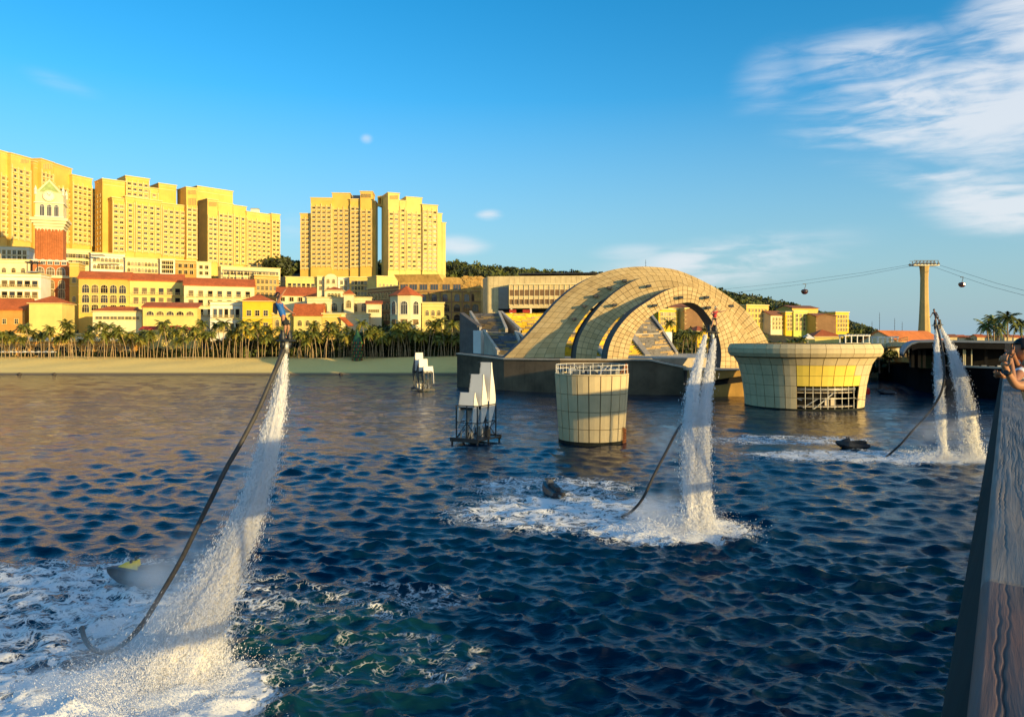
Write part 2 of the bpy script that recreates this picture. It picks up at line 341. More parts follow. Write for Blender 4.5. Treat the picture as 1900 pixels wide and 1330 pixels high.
# ---------------------------------------------------------------- windows (each is one small mesh, shared by all its copies)
def win_bay(w, h, glass, trim, slab=True):               # recessed hotel bay: deep frame, pane, balcony slab with rail
    b = MB(); f = w * .10
    b.box(-w / 2 + f, w / 2 - f, -.06, .02, .0, h - f, 0)
    b.box(-w / 2, -w / 2 + f, -.34, .02, 0, h, 1); b.box(w / 2 - f, w / 2, -.34, .02, 0, h, 1); b.box(-w / 2 + f, w / 2 - f, -.34, .02, h - f, h, 1)
    if slab: b.box(-w / 2 - .15, w / 2 + .15, -.62, .02, -.26, 0, 1); b.box(-w / 2, w / 2, -.60, -.54, .0, h * .28, 1)
    b.box(-.05, .05, -.10, -.06, 0, h - f, 1)
    return b.mesh('window', [glass, trim])
def win_rect(w, h, glass, trim, sill=True):
    b = MB(); f = .14
    b.box(-w / 2, w / 2, -.04, .02, 0, h, 0)
    b.box(-w / 2 - f, -w / 2, -.16, .02, -.02, h + f, 1); b.box(w / 2, w / 2 + f, -.16, .02, -.02, h + f, 1); b.box(-w / 2, w / 2, -.16, .02, h, h + f, 1)
    b.box(-.04, .04, -.08, -.04, 0, h, 1); b.box(-w / 2, w / 2, -.075, -.04, h * .55, h * .55 + .07, 1)
    if sill: b.box(-w / 2 - .25, w / 2 + .25, -.32, .02, -.18, -.02, 1)
    return b.mesh('window', [glass, trim])
def win_arch(w, h, glass, trim, mull=2):
    b = MB(); r = w / 2; hs = h - r; n = 8; f = .16
    arc = [(r * math.cos(math.pi * i / n), hs + r * math.sin(math.pi * i / n)) for i in range(n + 1)]
    b.prism([(-r, .02, 0), (r, .02, 0)] + [(a[0], .02, a[1]) for a in arc], (0, -.06, 0), 0)
    R2 = r + f; arc2 = [(R2 * math.cos(math.pi * i / n), hs + R2 * math.sin(math.pi * i / n)) for i in range(n + 1)]
    for i in range(n):
        b.prism([(arc[i][0], .02, arc[i][1]), (arc2[i][0], .02, arc2[i][1]), (arc2[i + 1][0], .02, arc2[i + 1][1]), (arc[i + 1][0], .02, arc[i + 1][1])], (0, -.2, 0), 1)
    b.box(-R2, -r, -.18, .02, 0, hs, 1); b.box(r, R2, -.18, .02, 0, hs, 1); b.box(-R2 - .1, R2 + .1, -.3, .02, -.16, 0, 1)
    for k in range(1, mull + 1):
        xx = -r + w * k / (mull + 1); b.box(xx - .04, xx + .04, -.09, -.04, 0, hs + math.sqrt(max(0, r * r - xx * xx)) - .02, 1)
    b.box(-r, r, -.085, -.04, hs - .05, hs + .05, 1)
    return b.mesh('window', [glass, trim])
def win_balcony(w, h, glass, trim):                      # french window with a small balcony and parapet
    b = MB(); b.box(-w * .3, w * .3, -.04, .02, 0, h, 0)
    b.box(-w * .3 - .14, -w * .3, -.16, .02, 0, h + .14, 1); b.box(w * .3, w * .3 + .14, -.16, .02, 0, h + .14, 1); b.box(-w * .3, w * .3, -.16, .02, h, h + .14, 1)
    b.box(-w / 2, w / 2, -.9, .02, -.2, 0, 1); b.box(-w / 2, w / 2, -.9, -.84, .75, .85, 1)
    for i in range(6): xx = -w / 2 + w * i / 5; b.box(xx - .04, xx + .04, -.89, -.85, 0, .75, 1)
    return b.mesh('window', [glass, trim])
def win_strip(w, h, glass, trim):
    b = MB(); b.box(-w / 2, w / 2, -.04, .02, 0, h, 0)
    for i in range(4): xx = -w / 2 + w * i / 3; b.box(xx - .07, xx + .07, -.12, -.04, 0, h, 1)
    b.box(-w / 2, w / 2, -.2, .02, h, h + .15, 1)
    return b.mesh('window', [glass, trim])
WIN = {}
def WT(kind, w, h, tone, trim):
    k = (kind, round(w, 1), round(h, 1), tone, trim.name)
    if k not in WIN:
        g = {'d': GL, 'c': GL2, 'o': DK, 'b': BLU}[tone]
        WIN[k] = {'bay': win_bay, 'rect': win_rect, 'arch': win_arch, 'balc': win_balcony, 'strip': win_strip, 'plain': lambda w, h, g, t: win_bay(w, h, g, t, False)}[kind](k[1], k[2], g, trim)
    return WIN[k]

# ---------------------------------------------------------------- buildings: local x along the front, y into the building, z up
class Bld:
    def __init__(s, name, label, cat, A, B, bot, group=None, z0=None):
        s.a = Vector((X(*A), A[1])); b = Vector((X(*B), B[1])); s.u = (b - s.a).normalized(); s.W = (b - s.a).length
        s.z0 = Z(bot, A[1]) if z0 is None else z0
        s.t = thing(name, label, cat, (s.a.x, s.a.y, s.z0), math.atan2(s.u.y, s.u.x), group)
        s.nw = 0
    def s(s, px, d=0):                                   # photo column -> metres along the facade (set back by d)
        k = (px - CX) / F; n = Vector((-s.u.y, s.u.x)); a = s.a + n * d
        return (k * a.y - a.x) / (s.u.x - k * s.u.y)
    def z(s, px, py, d=0):
        q = s.s(px, d); y = s.a.y + s.u.y * q + s.u.x * d; return Z(py, y) - s.z0
    def block(s, x0, x1, y0, y1, z0, z1, mat, name='wall', cornice=None, tr=None):
        MB().box(x0, x1, y0, y1, z0, z1).obj(name, mat, s.t)
        if cornice:
            b = MB(); b.box(x0 - cornice, x1 + cornice, y0 - cornice, y1 + cornice, z1 - .02, z1 + .45); b.box(x0 - .2, x1 + .2, y0 - .2, y1 + .2, z1 - 1.15, z1 - .9)
            b.obj('cornice', tr or TR, s.t)
    def grid(s, x0, x1, z0, z1, nc, nr, kind, w, h, trim=TR, y=0, tones='ddccb', side=None, skip=0., jitter=0):
        for i in range(nc):
            tone_col = rnd.choice(tones)
            for j in range(nr):
                if skip and rnd.random() < skip: continue
                tone = tone_col if rnd.random() < .6 else rnd.choice(tones)
                xx = x0 + (x1 - x0) * (i + .5) / nc; zz = z0 + (z1 - z0) * (j + .12) / nr
                if s.nw >= 296: return
                s.nw += 1
                me = WT(kind, w, h, tone, trim)
                if side is None: link('window', me, s.t, (xx, y, zz))
                else: link('window', me, s.t, (side, xx, zz), R(90) if side > s.W * .3 else R(-90))
    def hip(s, x0, x1, y0, y1, z0, z1, mat=RF, ov=.6, ridge=.5):
        x0 -= ov; x1 += ov; y0 -= ov; y1 += ov; ym = (y0 + y1) / 2; e = min((y1 - y0) / 2, (x1 - x0) / 2) * (ridge * 2 if ridge < .5 else 1)
        b = MB(); a1 = (x0 + e, ym, z1); a2 = (x1 - e, ym, z1); c = [(x0, y0, z0), (x1, y0, z0), (x1, y1, z0), (x0, y1, z0)]
        if x1 - x0 - 2 * e < .3: a1 = a2 = ((x0 + x1) / 2, ym, z1)
        b.face([c[0], c[1], a2, a1] if a1 != a2 else [c[0], c[1], a1]); b.face([c[2], c[3], a1, a2] if a1 != a2 else [c[2], c[3], a1]); b.face([c[1], c[2], a2]); b.face([c[3], c[0], a1]); b.face(c[::-1])
        b.box(x0, x1, y0, y1, z0 - .28, z0 - .02, 1)
        b.obj('roof', [mat, TR], s.t)
    def gable(s, x0, x1, y0, y1, z0, z1, mat=RF, ov=.5, wall=None):  # ridge along x, slope towards the front
        ym = (y0 + y1) / 2; b = MB(); th = .3
        sl = (z1 - z0) / (ym - y0)
        b.prism([(x0 - ov, y0 - ov, z0 - ov * sl), (x0 - ov, ym, z1), (x0 - ov, y1 + ov, z0 - ov * sl), (x0 - ov, y1 + ov, z0 - ov * sl + th), (x0 - ov, ym, z1 + th), (x0 - ov, y0 - ov, z0 - ov * sl + th)], (x1 - x0 + 2 * ov, 0, 0))
        b.prism([(x0, y0, z0 + .01), (x0, ym, z1 - .02), (x0, y1, z0 + .01)], (x1 - x0, 0, 0), 1)
        b.obj('roof', [mat, wall or TR], s.t)
    def shed(s, x0, x1, y0, y1, z0, z1, mat=RF, ov=.5):
        MB().prism([(x0 - ov, y0 - ov, z0), (x0 - ov, y1, z1), (x0 - ov, y1, z1 + .3), (x0 - ov, y0 - ov, z0 + .3)], (x1 - x0 + 2 * ov, 0, 0)).obj('roof', mat, s.t)

# ---------------------------------------------------------------- hotel towers
def tower(name, label, A, B, bot, wall, body, louvred=(), floor=3.05, colw=3.4, depth=16, side=0, ww=2.25, hh=2.15, tr=TR, trimbands=()):
    """body: list of (px0, px1, py_top, setback, windowed, top margin in floors)"""
    B_ = Bld(name, label, 'hotel tower', A, B, bot)
    for (p0, p1, pt, d, win, mg) in body:
        mg = max(.9, mg * .55) if mg < 4.1 else mg * .8; d = d * 2.2 if 0 < abs(d) < 1.6 else d
        x0, x1 = B_.s(p0, d), B_.s(p1, d); z1 = B_.z((p0 + p1) / 2, pt, d); dz = 0
        B_.block(x0, x1, d, d + depth, -12, z1, wall, cornice=.45, tr=tr)
        if win:
            nc = max(1, round((x1 - x0 - .8) / colw)); top = z1 - mg * floor; nr = max(1, int((top - win * floor) / floor))
            B_.grid(x0 + .4, x1 - .4, top - nr * floor, top, nc, nr, 'bay', min(ww, (x1 - x0) / nc * .66), hh, tr, y=d, tones='dccddo')
            b = MB()
            for i in range(nc + 1):
                xx = x0 + .4 + (x1 - x0 - .8) * i / nc; b.box(xx - .22, xx + .22, d - .6, d + .02, top - nr * floor - 1, top + (.6 if i % 2 else 1.4))
            o = b.obj('pilaster_row', tr, B_.t); o['kind'] = 'stuff'
            b = MB()
            for k in (0, nr // 3, nr): b.box(x0 - .1, x1 + .1, d - .7, d - .02, top - k * floor - .55, top - k * floor - .3)
            o = b.obj('string_course', tr, B_.t); o['kind'] = 'stuff'
        else:
            B_.block(x0 + .6, x1 - .6, d - .15, d + .1, z1 - 3.2, z1 - 2.9, tr, 'string_course')
    for (p0, p1, py0, py1, d, n) in louvred:              # open slots in the crowns
        d = d * 2.2 if 0 < abs(d) < 1.6 else d
        for i in range(n):
            q = p0 + (p1 - p0) * (i + .5) / n; x = B_.s(q, d); z0, z1 = B_.z(q, py1, d), B_.z(q, py0, d)
            me = WT('plain', abs(B_.s(p1, d) - B_.s(p0, d)) / n * .55, z1 - z0, 'd', tr); link('louvre_opening', me, B_.t, (x, d, z0))
    if side:
        x1 = 0.0 if side < 0 else B_.W; z1 = B_.z(A[0] if side < 0 else B[0], body[0 if side < 0 else -1][2]) - 6
        nr = int(z1 / floor); n = max(2, int(depth / 5)); B_.grid(1.5, depth - 1.5, z1 - nr * floor, z1, n, nr, 'rect', 1.3, 1.6, tr, side=x1, tones='do')
    return B_
G1A, G1B = (-70, 362), (58, 400)
tower('hotel_tower', 'golden hotel tower at the far left edge of the picture, beside the clock tower', G1A, G1B, 447, Y2,
      [(-70, -4, 272, 0, 1, 3), (0, 20, 283, 1, 1, 5), (20, 57, 290, 0, 1, 4)], louvred=[(37, 53, 296, 303, 0, 6)], depth=14)
tower('hotel_tower', 'tall golden hotel tower rising right behind the clock tower spire', (62, 402), (133, 432), 456, Y1,
      [(62, 75, 302, 2, 0, 0), (76, 99, 299, 0, 1, 4), (99.5, 133, 309, 1.2, 1, 5)], louvred=[(79, 97, 304, 314, 0, 6)], depth=15)
tower('hotel_tower', 'narrow stepped golden hotel wing right of the clock tower, tallest part on its left', (134, 433), (190, 452), 462, Y2,
      [(134, 170.6, 329, 0, 1, 3), (171, 178, 352, 1, 1, 2), (178.5, 189.5, 372, .5, 1, 1)], depth=12)
tower('hotel_tower', 'broad golden hotel block with a pent roof tower on its left and a stepped front', (190, 430), (366, 468), 478, Y1,
      [(190, 232, 335, 6, 0, 0), (233, 277, 330, 7, 1, 1.5), (277.5, 294, 350, 7, 1, 1), (294.5, 327, 343, 8, 0, 0), (208, 232, 368, 0, 1, 2), (232.5, 250, 366, -.6, 1, 2), (250.5, 300, 371, 0, 1, 2), (300.5, 345, 380, .5, 1, 2), (345.5, 366, 349, -.8, 1, 5)],
      louvred=[(348, 364, 353, 361, -.8, 7), (349, 364, 368, 381, -.8, 5)], depth=14, side=-1)
tower('hotel_tower', 'golden hotel block stepping down to the right, next to the dark wooded gap', (385, 474), (520, 512), 502, Y2,
      [(385, 404, 371, -.8, 1, 4.5), (404.5, 432, 378, 0, 1, 4), (366, 432, 351, 12, 0, 0), (432.5, 457, 383, .4, 1, 4), (457.5, 503, 396, 0, 1, 3), (503.5, 519.5, 398, -.5, 1, 2.5)],
      louvred=[(387, 402, 375, 383, -.8, 7)], depth=12, side=-1)
tower('hotel_tower', 'wide golden hotel tower left of the tall narrow sky gap', (557, 498), (697, 502), 509, Y1,
      [(557, 576, 397, 1, 1, 1.5), (576.5, 616, 368, 0, 1, 3), (616.5, 649, 359, .6, 1, 4.2), (649.5, 668, 370, 0, 1, 3), (668.5, 691, 356, -.8, 1, 5), (691.5, 697, 374, 0, 0, 0)],
      louvred=[(670, 689, 360, 367, -.8, 8)], depth=15, ww=2.3, hh=2.1)
b = tower('hotel_tower', 'golden hotel tower right of the tall narrow sky gap, stepping down to the right', (720, 490), (827, 506), 511, Y3,
      [(720, 741, 359, -.8, 1, 5), (741.5, 753, 373, 0, 1, 3), (753.5, 783, 367, .6, 1, 4.2), (783.5, 812, 381, 0, 1, 2), (812.5, 820, 397, 1, 0, 0), (820.5, 827, 414, 2, 0, 0)],
      louvred=[(723, 739, 363, 370, -.8, 7)], depth=17, side=-1, ww=2.3, hh=2.1)
B_ = Bld('sky_bridge', 'arched yellow roof bridge joining the tops of the two right hotel towers', 'roof bridge', (697, 500), (720, 497), 382)
B_.block(.2, B_.W - .2, 2, 8, 0, 1.2, Y2, 'bridge_deck'); B_.block(.2, B_.W - .2, 2, 8, 5.6, 6.8, Y2, 'roof_beam')
for i in range(4): B_.block(.3 + i * (B_.W - 1.6) / 3, 1.3 + i * (B_.W - 1.6) / 3, 2.1, 7.9, 1.2, 5.6, Y2, 'pier')
# roof tanks
for (px, py, Y, lab, wm) in ((661, 369, 506, 'dark grey roof tank on the left twin tower', BLU), (471, 393, 500, 'pale roof hut on the stepped golden hotel block', WH)):
    B_ = Bld('roof_tank', lab, 'roof tank', (px - 6, Y), (px + 7, Y), py); B_.block(0, B_.W, 0, 4, -1, 2.0, wm, 'tank_body'); B_.block(-.3, B_.W + .3, -.3, 4.3, 2.0, 2.3, GS, 'lid')

# ---------------------------------------------------------------- clock tower
def clock_tower():
    B_ = Bld('clock_tower', 'brick clock tower with a pale belfry and pointed green roof', 'clock tower', (66, 318), (117, 322), 600)
    W = B_.W; zz = lambda y: B_.z(90, y); D = W * .95
    B_.block(-.0, W, 0, D, zz(486), zz(424), BK, 'brick_shaft')
    b = MB()
    for i in range(12):
        xx = W * (i + .5) / 12; b.box(xx - .22, xx + .22, -.3, .01, zz(484), zz(426))
        b.box(-.3, .01, D * (i + .5) / 12 - .22, D * (i + .5) / 12 + .22, zz(484), zz(426))
    b.obj('pilaster_row', BK, B_.t)
    b = MB()
    for k, e in enumerate((.25, .7, 1.3, 1.9)): b.box(-e, W + e, -e, D + e, zz(425 - k * 5) + (.01 if k else 0), zz(420 - k * 5))
    for i in range(8): xx = W * (i + .5) / 8; b.prism([(xx - .55, -.26, zz(424)), (xx + .55, -.26, zz(424)), (xx, -.26, zz(430))], (0, .24, 0))
    b.obj('cornice', CR, B_.t)
    B_.block(-.1, W + .1, -.1, D + .1, zz(405), zz(357), CR, 'belfry')
    for i in range(3): link('window', WT('arch', 1.6, zz(379) - zz(400), 'd', TRW), B_.t, (W * (.24 + .26 * i), -.1, zz(401)))
    for i in range(3): link('window', WT('arch', 1.4, zz(379) - zz(400), 'o', TRW), B_.t, (-.1, D * (.24 + .26 * i), zz(401)), R(-90))
    b = MB(); b.box(-.6, W + .6, -.6, D + .6, zz(377.5), zz(376)); b.box(-.4, W + .4, -.4, D + .4, zz(403), zz(401.5)); b.obj('string_course', TRW, B_.t)
    # gable with the clock, pinnacles, pyramid roof
    b = MB(); b.prism([(.2, -.35, zz(357)), (W - .2, -.35, zz(357)), (W / 2, -.35, zz(333))], (0, .6, 0), 0)
    b.obj('gable', CR, B_.t)
    b = MB(); b.prism([(W * .14, -.42, zz(356)), (W * .86, -.42, zz(356)), (W / 2, -.42, zz(337))], (0, .05, 0)); b.obj('green_gable_panel', pm('green_copper', (.36, .47, .16), .7, .15, .8), B_.t)
    b = MB(); c = [(-.2, -.2, zz(357)), (W + .2, -.2, zz(357)), (W + .2, D + .2, zz(357)), (-.2, D + .2, zz(357))]; ap = (W / 2, D / 2, zz(331))
    for i in range(4): b.face([c[i], c[(i + 1) % 4], ap])
    b.face(c[::-1]); b.obj('pyramid_roof', pm('green_copper', (.36, .47, .16)), B_.t)
    b = MB(); r = W * .2; cz = zz(364)
    b.prism([(W / 2 + r * math.cos(a), -.62, cz + r * math.sin(a)) for a in [math.pi * 2 * i / 24 for i in range(24)]], (0, .5, 0), 0)
    for i in range(24):
        a, a2 = math.pi * 2 * i / 24, math.pi * 2 * (i + 1) / 24; q = lambda a, rr: (W / 2 + rr * math.cos(a), -.78, cz + rr * math.sin(a))
        b.prism([q(a, r), q(a, r * 1.18), q(a2, r * 1.18), q(a2, r)], (0, .66, 0), 1)
    for i in range(12):
        a = math.pi * 2 * i / 12; q0 = Vector((W / 2 + r * .78 * math.cos(a), -.65, cz + r * .78 * math.sin(a))); q1 = Vector((W / 2 + r * .93 * math.cos(a), -.65, cz + r * .93 * math.sin(a))); b.bar(q0, q1, .07, 2)
    c = b.obj('clock_face', [TRW, CR, ME], B_.t)
    b = MB(); b.bar((W / 2, -.68, cz), (W / 2 + r * .25, -.68, cz + r * .45), .09, 0); b.bar((W / 2, -.70, cz), (W / 2 - r * .45, -.70, cz + r * .6), .07, 0); b.obj('clock_hands', ME, c)
    for (xx, yy) in ((0, 0), (W, 0), (0, D), (W, D)):
        b = MB(); b.lathe([(.55, zz(362)), (.5, zz(355)), (.75, zz(354.5)), (.02, zz(345))], 8, 0, (xx, yy)); b.obj('pinnacle', TRW, B_.t)
    # lower stages
    B_.block(-1.0, W + 1.6, -1.2, D + 1, zz(497), zz(484), BK, 'lower_gallery')
    for i in range(5): link('window', WT('arch', 1.5, 2.0, 'd', TRW), B_.t, (.3 + (W + .2) * i / 4, -1.2, zz(491)))
    b = MB(); b.box(-1.3, W + 2, -1.5, D + 1.3, zz(485), zz(483)); b.obj('balustrade', TRW, B_.t)
    B_.block(-.9, W + 2.0, -1.4, D + 1, zz(512), zz(497), BK, 'arched_stage')
    for i in range(3): link('window', WT('arch', 2.9, 3.3, 'c', TRW), B_.t, (1.8 + (W - 2.4) * i / 2, -1.4, zz(511)))
    B_.block(-.7, W + 2.4, -1.0, D + 1, -8, zz(512), BK, 'brick_base')
    for i in range(3):
        for j in range(3): link('window', WT('arch', 2.3, 3.7, 'c', CR), B_.t, (1.8 + (W - 2.2) * i / 2, -1.0, zz(536 + j * 17)))
    b = MB(); b.box(-1.4, W + 2.8, -1.7, D, zz(516), zz(511.5)); b.obj('string_course', CR, B_.t)
clock_tower()

# ---------------------------------------------------------------- the town: one row per building
def house(name, label, A, B, top, bot, wall, depth=11, roof=None, rz=0, rmat=RF, rows=2, cols=None, kind='rect', w=1.2, h=1.8, tones='ddco', trim=TR, top_m=1.0, floor=None, cat='house', zlow=None, cornice=.3, sider=0, group=None, ext=10, y_roof=None, x_inset=.8):
    B_ = Bld(name, label, cat, A, B, bot, group)
    z1 = B_.z((A[0] + B[0]) / 2, top)
    B_.block(0, B_.W, 0, depth, -ext, z1, wall, cornice=cornice if roof is None else None, tr=trim)
    if roof:
        dz = (A[1] + B[1]) / 2 / F * rz
        if roof == 'hip': B_.hip(0, B_.W, 0, depth, z1, z1 + dz, rmat)
        if roof == 'gable': B_.gable(0, B_.W, 0, depth, z1, z1 + dz, rmat, wall=wall)
        if roof == 'shed': B_.shed(0, B_.W, 0, depth, z1, z1 + dz, rmat)
    if rows:
        fl = floor or (z1 - top_m - .2) / rows; cols = cols or max(1, round(B_.W / (w * 2.1)))
        B_.grid(x_inset, B_.W - x_inset, z1 - top_m - rows * fl, z1 - top_m, cols, rows, kind, w, h, trim, tones=tones)
        if rows > 1:
            b = MB()
            for k in range(1, rows): b.box(-.1, B_.W + .1, -.22, .01, z1 - top_m - k * fl - .32, z1 - top_m - k * fl - .12)
            b.obj('string_course', trim, B_.t)
    if sider:
        B_.grid(1, depth - 1, z1 - top_m - (rows or 2) * 3, z1 - top_m, 3, rows or 2, 'rect', 1, 1.5, trim, side=0.0 if sider < 0 else B_.W, tones='do')
    return B_
HT = [
 # upper terraces below the towers
 dict(name='terrace_house', label='white terrace houses with red window boxes at the far left, below the first hotel tower', A=(-60, 350), B=(54, 358), top=458, bot=482, wall=WH, rows=2, kind='rect', cols=11, w=1.3),
 dict(name='terrace_house', label='cream terrace house between the clock tower shaft and the long white parapet', A=(118, 356), B=(168, 362), top=464, bot=492, wall=CR, rows=2, cols=7, kind='rect'),
 dict(name='terrace_house', label='cream row with a dark awning strip, right of the clock tower brick shaft', A=(168.5, 360), B=(232, 368), top=471, bot=500, wall=WH, rows=2, cols=8, kind='arch', w=1.2),
 dict(name='terrace_house', label='pale cream terrace row below the broad hotel block', A=(232.5, 366), B=(296, 374), top=480, bot=506, wall=CR, rows=2, cols=9, kind='arch', w=1.2),
 dict(name='unfinished_house', label='pale three storey shell with black empty window holes, left section', A=(297, 372), B=(325, 375), top=481, bot=508, wall=WH, rows=3, cols=3, kind='plain', w=1.9, h=2.0, tones='o', top_m=.6),
 dict(name='unfinished_house', label='orange middle section with black empty window holes', A=(325.5, 375), B=(364, 379), top=484, bot=508, wall=Y5, rows=2, cols=3, kind='plain', w=1.9, h=2.0, tones='o', top_m=.6, floor=3.2),
 dict(name='unfinished_house', label='small pale right section with four black window holes beside the dark gap', A=(364.5, 379), B=(392, 382), top=487, bot=508, wall=CR, rows=2, cols=2, kind='plain', w=1.8, h=1.8, tones='o', top_m=.6, floor=3.0),
 dict(name='podium_building', label='long cream podium with a dark veranda line under the stepped hotel block', A=(410, 388), B=(520, 402), top=497, bot=522, wall=CR, rows=2, cols=16, kind='rect', w=1.3),
 dict(name='orange_house', label='orange three storey house with a pediment, behind the hip roofed yellow house', A=(472, 340), B=(517, 345), top=512, bot=552, wall=Y5, rows=3, cols=5, kind='rect', w=1.1, h=1.8, tones='do'),
 # the row behind the middle
 dict(name='pale_villa', label='pale yellow flat roofed villa on the left end of the middle row', A=(530, 372), B=(588, 376), top=515, bot=536, wall=Y3, rows=1, cols=6, kind='balc', w=2.6, h=2.0),
 dict(name='pale_villa', label='cream villa with a curved gable in the middle row', A=(588.5, 374), B=(601, 375), top=514, bot=540, wall=CR, rows=2, cols=1, kind='rect'),
 dict(name='pale_villa', label='cream villa with dark awnings right of the curved gable', A=(627, 374), B=(648, 376), top=515, bot=540, wall=WH, rows=2, cols=2, kind='rect'),
 dict(name='pale_villa', label='tall yellow villa wing with small windows at the right end of the middle row', A=(648.5, 372), B=(690, 374), top=515, bot=560, wall=Y2, rows=4, cols=6, kind='rect', w=1.1, h=1.7),
 dict(name='yellow_annex', label='plain bright yellow annex standing on the dark arcaded building', A=(699, 356), B=(738, 362), top=514, bot=533, wall=Y3, rows=1, cols=5, kind='rect', w=.8, h=1.0, tones='dc'),
 # left hotel row
 dict(name='white_hotel', label='white two storey hotel with arched balconies at the far left', A=(-60, 296), B=(76, 302), top=508, bot=550, wall=WH, rows=2, cols=9, kind='balc', w=3.2, h=2.4, floor=4.4, top_m=1.2),
 dict(name='terrace_wall', label='plain cream terrace block stacked above the white balcony hotel', A=(-60, 312), B=(56, 318), top=482, bot=508, wall=CR, rows=1, cols=6, kind='arch', w=1.4, h=2.0),
 dict(name='yellow_link_building', label='narrow plain golden block between the clock tower base and the long red roofed row', A=(129, 314), B=(146, 315), top=489, bot=575, wall=Y1, rows=2, cols=1, kind='arch', w=1.2, h=2.4, floor=8),
 dict(name='long_row_house', label='ochre arcaded building under the left red roof of the long row', A=(146, 300), B=(240, 306), top=517, bot=580, wall=Y1, roof='gable', rz=14, depth=12, rows=3, cols=5, kind='arch', w=2.5, h=3.3, floor=3.9, top_m=2.4),
 dict(name='long_row_house', label='lemon building under the middle red roof of the long row', A=(240.5, 306), B=(341, 314), top=521, bot=580, wall=Y3, roof='gable', rz=14, depth=12, rows=3, cols=6, kind='balc', w=3.1, h=2.6, floor=3.9, top_m=2.2),
 dict(name='long_row_house', label='pale yellow building under the right red roof of the long row', A=(341.5, 304), B=(472, 314), top=530, bot=580, wall=CR, roof='gable', rz=14, depth=12, rows=3, cols=7, kind='balc', w=2.9, h=2.3, floor=3.7, top_m=1.3),
 dict(name='low_red_roof_house', label='low orange house with a steep red roof at the left edge above the palms', A=(-30, 282), B=(46, 284), top=574, bot=628, wall=Y5, roof='gable', rz=20, depth=12, rows=1, cols=3, kind='rect', floor=5),
 dict(name='hip_roof_house', label='plain cream cube house with a red hip roof in front of the clock tower base', A=(54, 278), B=(115, 280), top=562, bot=628, wall=Y3, roof='hip', rz=15, depth=12, rows=0),
 dict(name='low_yellow_house', label='low cream house with a red roof right of the plain cream cube', A=(172, 280), B=(263, 284), top=577, bot=622, wall=CR, roof='hip', rz=9, depth=8, rows=1, cols=6, kind='rect', w=2.2, h=.9, floor=3, top_m=.4),
 dict(name='low_yellow_house', label='cream pavilion with a red roof and five lunette windows', A=(265, 279), B=(366, 283), top=571, bot=622, wall=Y3, roof='shed', rz=10, depth=7, rows=1, cols=5, kind='arch', w=2.6, h=1.6, floor=3, top_m=.3),
 dict(name='colonnade_building', label='pale grey colonnaded building with tall glazed balconies behind the palms', A=(390, 286), B=(450, 288), top=561, bot=620, wall=WH, depth=9, rows=2, cols=5, kind='balc', w=2.2, h=3.2, tones='dbo', floor=5.4),
 dict(name='hip_roof_house', label='vivid yellow house with a red hip roof and six dark windows', A=(450, 282), B=(505, 284), top=558, bot=615, wall=Y4, roof='hip', rz=14, depth=11, rows=2, cols=3, kind='rect', w=1.5, h=2.0, tones='do', floor=4.6, top_m=1.6),
 dict(name='low_yellow_house', label='small yellow wing under the flyer, right of the vivid yellow house', A=(505.5, 284), B=(545, 285), top=583, bot=628, wall=Y2, depth=8, rows=1, cols=3, kind='arch', w=1.4, h=2.4, floor=4),
 # middle
 dict(name='red_roof_hall', label='cream hall with a large red roof and four black windows behind the flyer', A=(513, 322), B=(585, 326), top=548, bot=590, wall=CR, roof='gable', rz=16, depth=14, rows=1, cols=4, kind='plain', w=2.0, h=1.9, tones='o', floor=2.6, top_m=.3),
 dict(name='cream_mansion', label='large cream mansion with tall arched windows in the middle of the town', A=(570, 308), B=(689, 310), top=553, bot=612, wall=CR, depth=12, rows=1, cols=6, kind='arch', w=2.2, h=3.4, floor=4.6, top_m=1.4, tones='cd'),
 dict(name='roof_pavilion', label='small pavilion with a low red hip roof above the cream mansion', A=(604, 314), B=(636, 315), top=538, bot=556, wall=CR, roof='hip', rz=7, depth=8, rows=1, cols=4, kind='arch', w=1.1, h=2.2, tones='o', floor=3),
 dict(name='square_turret', label='square cream turret with a pointed red roof on the mansion', A=(638, 303), B=(656, 303.5), top=546, bot=582, wall=CR, roof='hip', rz=10, depth=4.5, rows=1, cols=1, kind='arch', w=1.8, h=3, floor=4.2, top_m=1.8),
 dict(name='small_loggia_house', label='small cream loggia with red roof and tiny windows left of the brown arcade', A=(680, 300), B=(708, 301), top=564, bot=590, wall=CR, roof='shed', rz=6, depth=6, rows=1, cols=5, kind='plain', w=.7, h=1.1, tones='o', floor=2.6),
 dict(name='front_villa', label='yellow villa with three black arched windows on two floors and a slanted red roof', A=(545, 283), B=(597, 284), top=584, bot=622, wall=Y3, roof='gable', rz=20, depth=9, rows=2, cols=3, kind='arch', w=1.35, h=2.1, tones='o', floor=4.1, top_m=.6),
 dict(name='front_villa', label='plain yellow wing with small arched windows right of the slanted red roof', A=(597.5, 284), B=(632, 285), top=583, bot=622, wall=Y2, depth=9, rows=2, cols=2, kind='arch', w=1.2, h=1.9, tones='do', floor=4.1),
 dict(name='plain_cream_block', label='blank cream block with a sloping red stair roof beside it', A=(632.5, 288), B=(684, 289), top=583, bot=622, wall=CR, depth=9, rows=0),
 dict(name='dark_arcade_building', label='brown shaded building with a row of small arches between mansion and stone palace', A=(682, 336), B=(742, 318), top=534, bot=600, wall=BR, depth=10, rows=3, cols=9, kind='arch', w=1.5, h=2.6, tones='od', floor=4.6, top_m=.8),  # the facade's shade is put into its brown wall colour
 dict(name='annex_house', label='pale yellow annex with a flat roof beside the octagonal red roofed house', A=(783, 270), B=(824, 271), top=563, bot=605, wall=Y3, depth=8, rows=2, cols=3, kind='arch', w=1.1, h=1.9, tones='dco', floor=3.6, top_m=1.2),
]
for d in HT: house(**d)
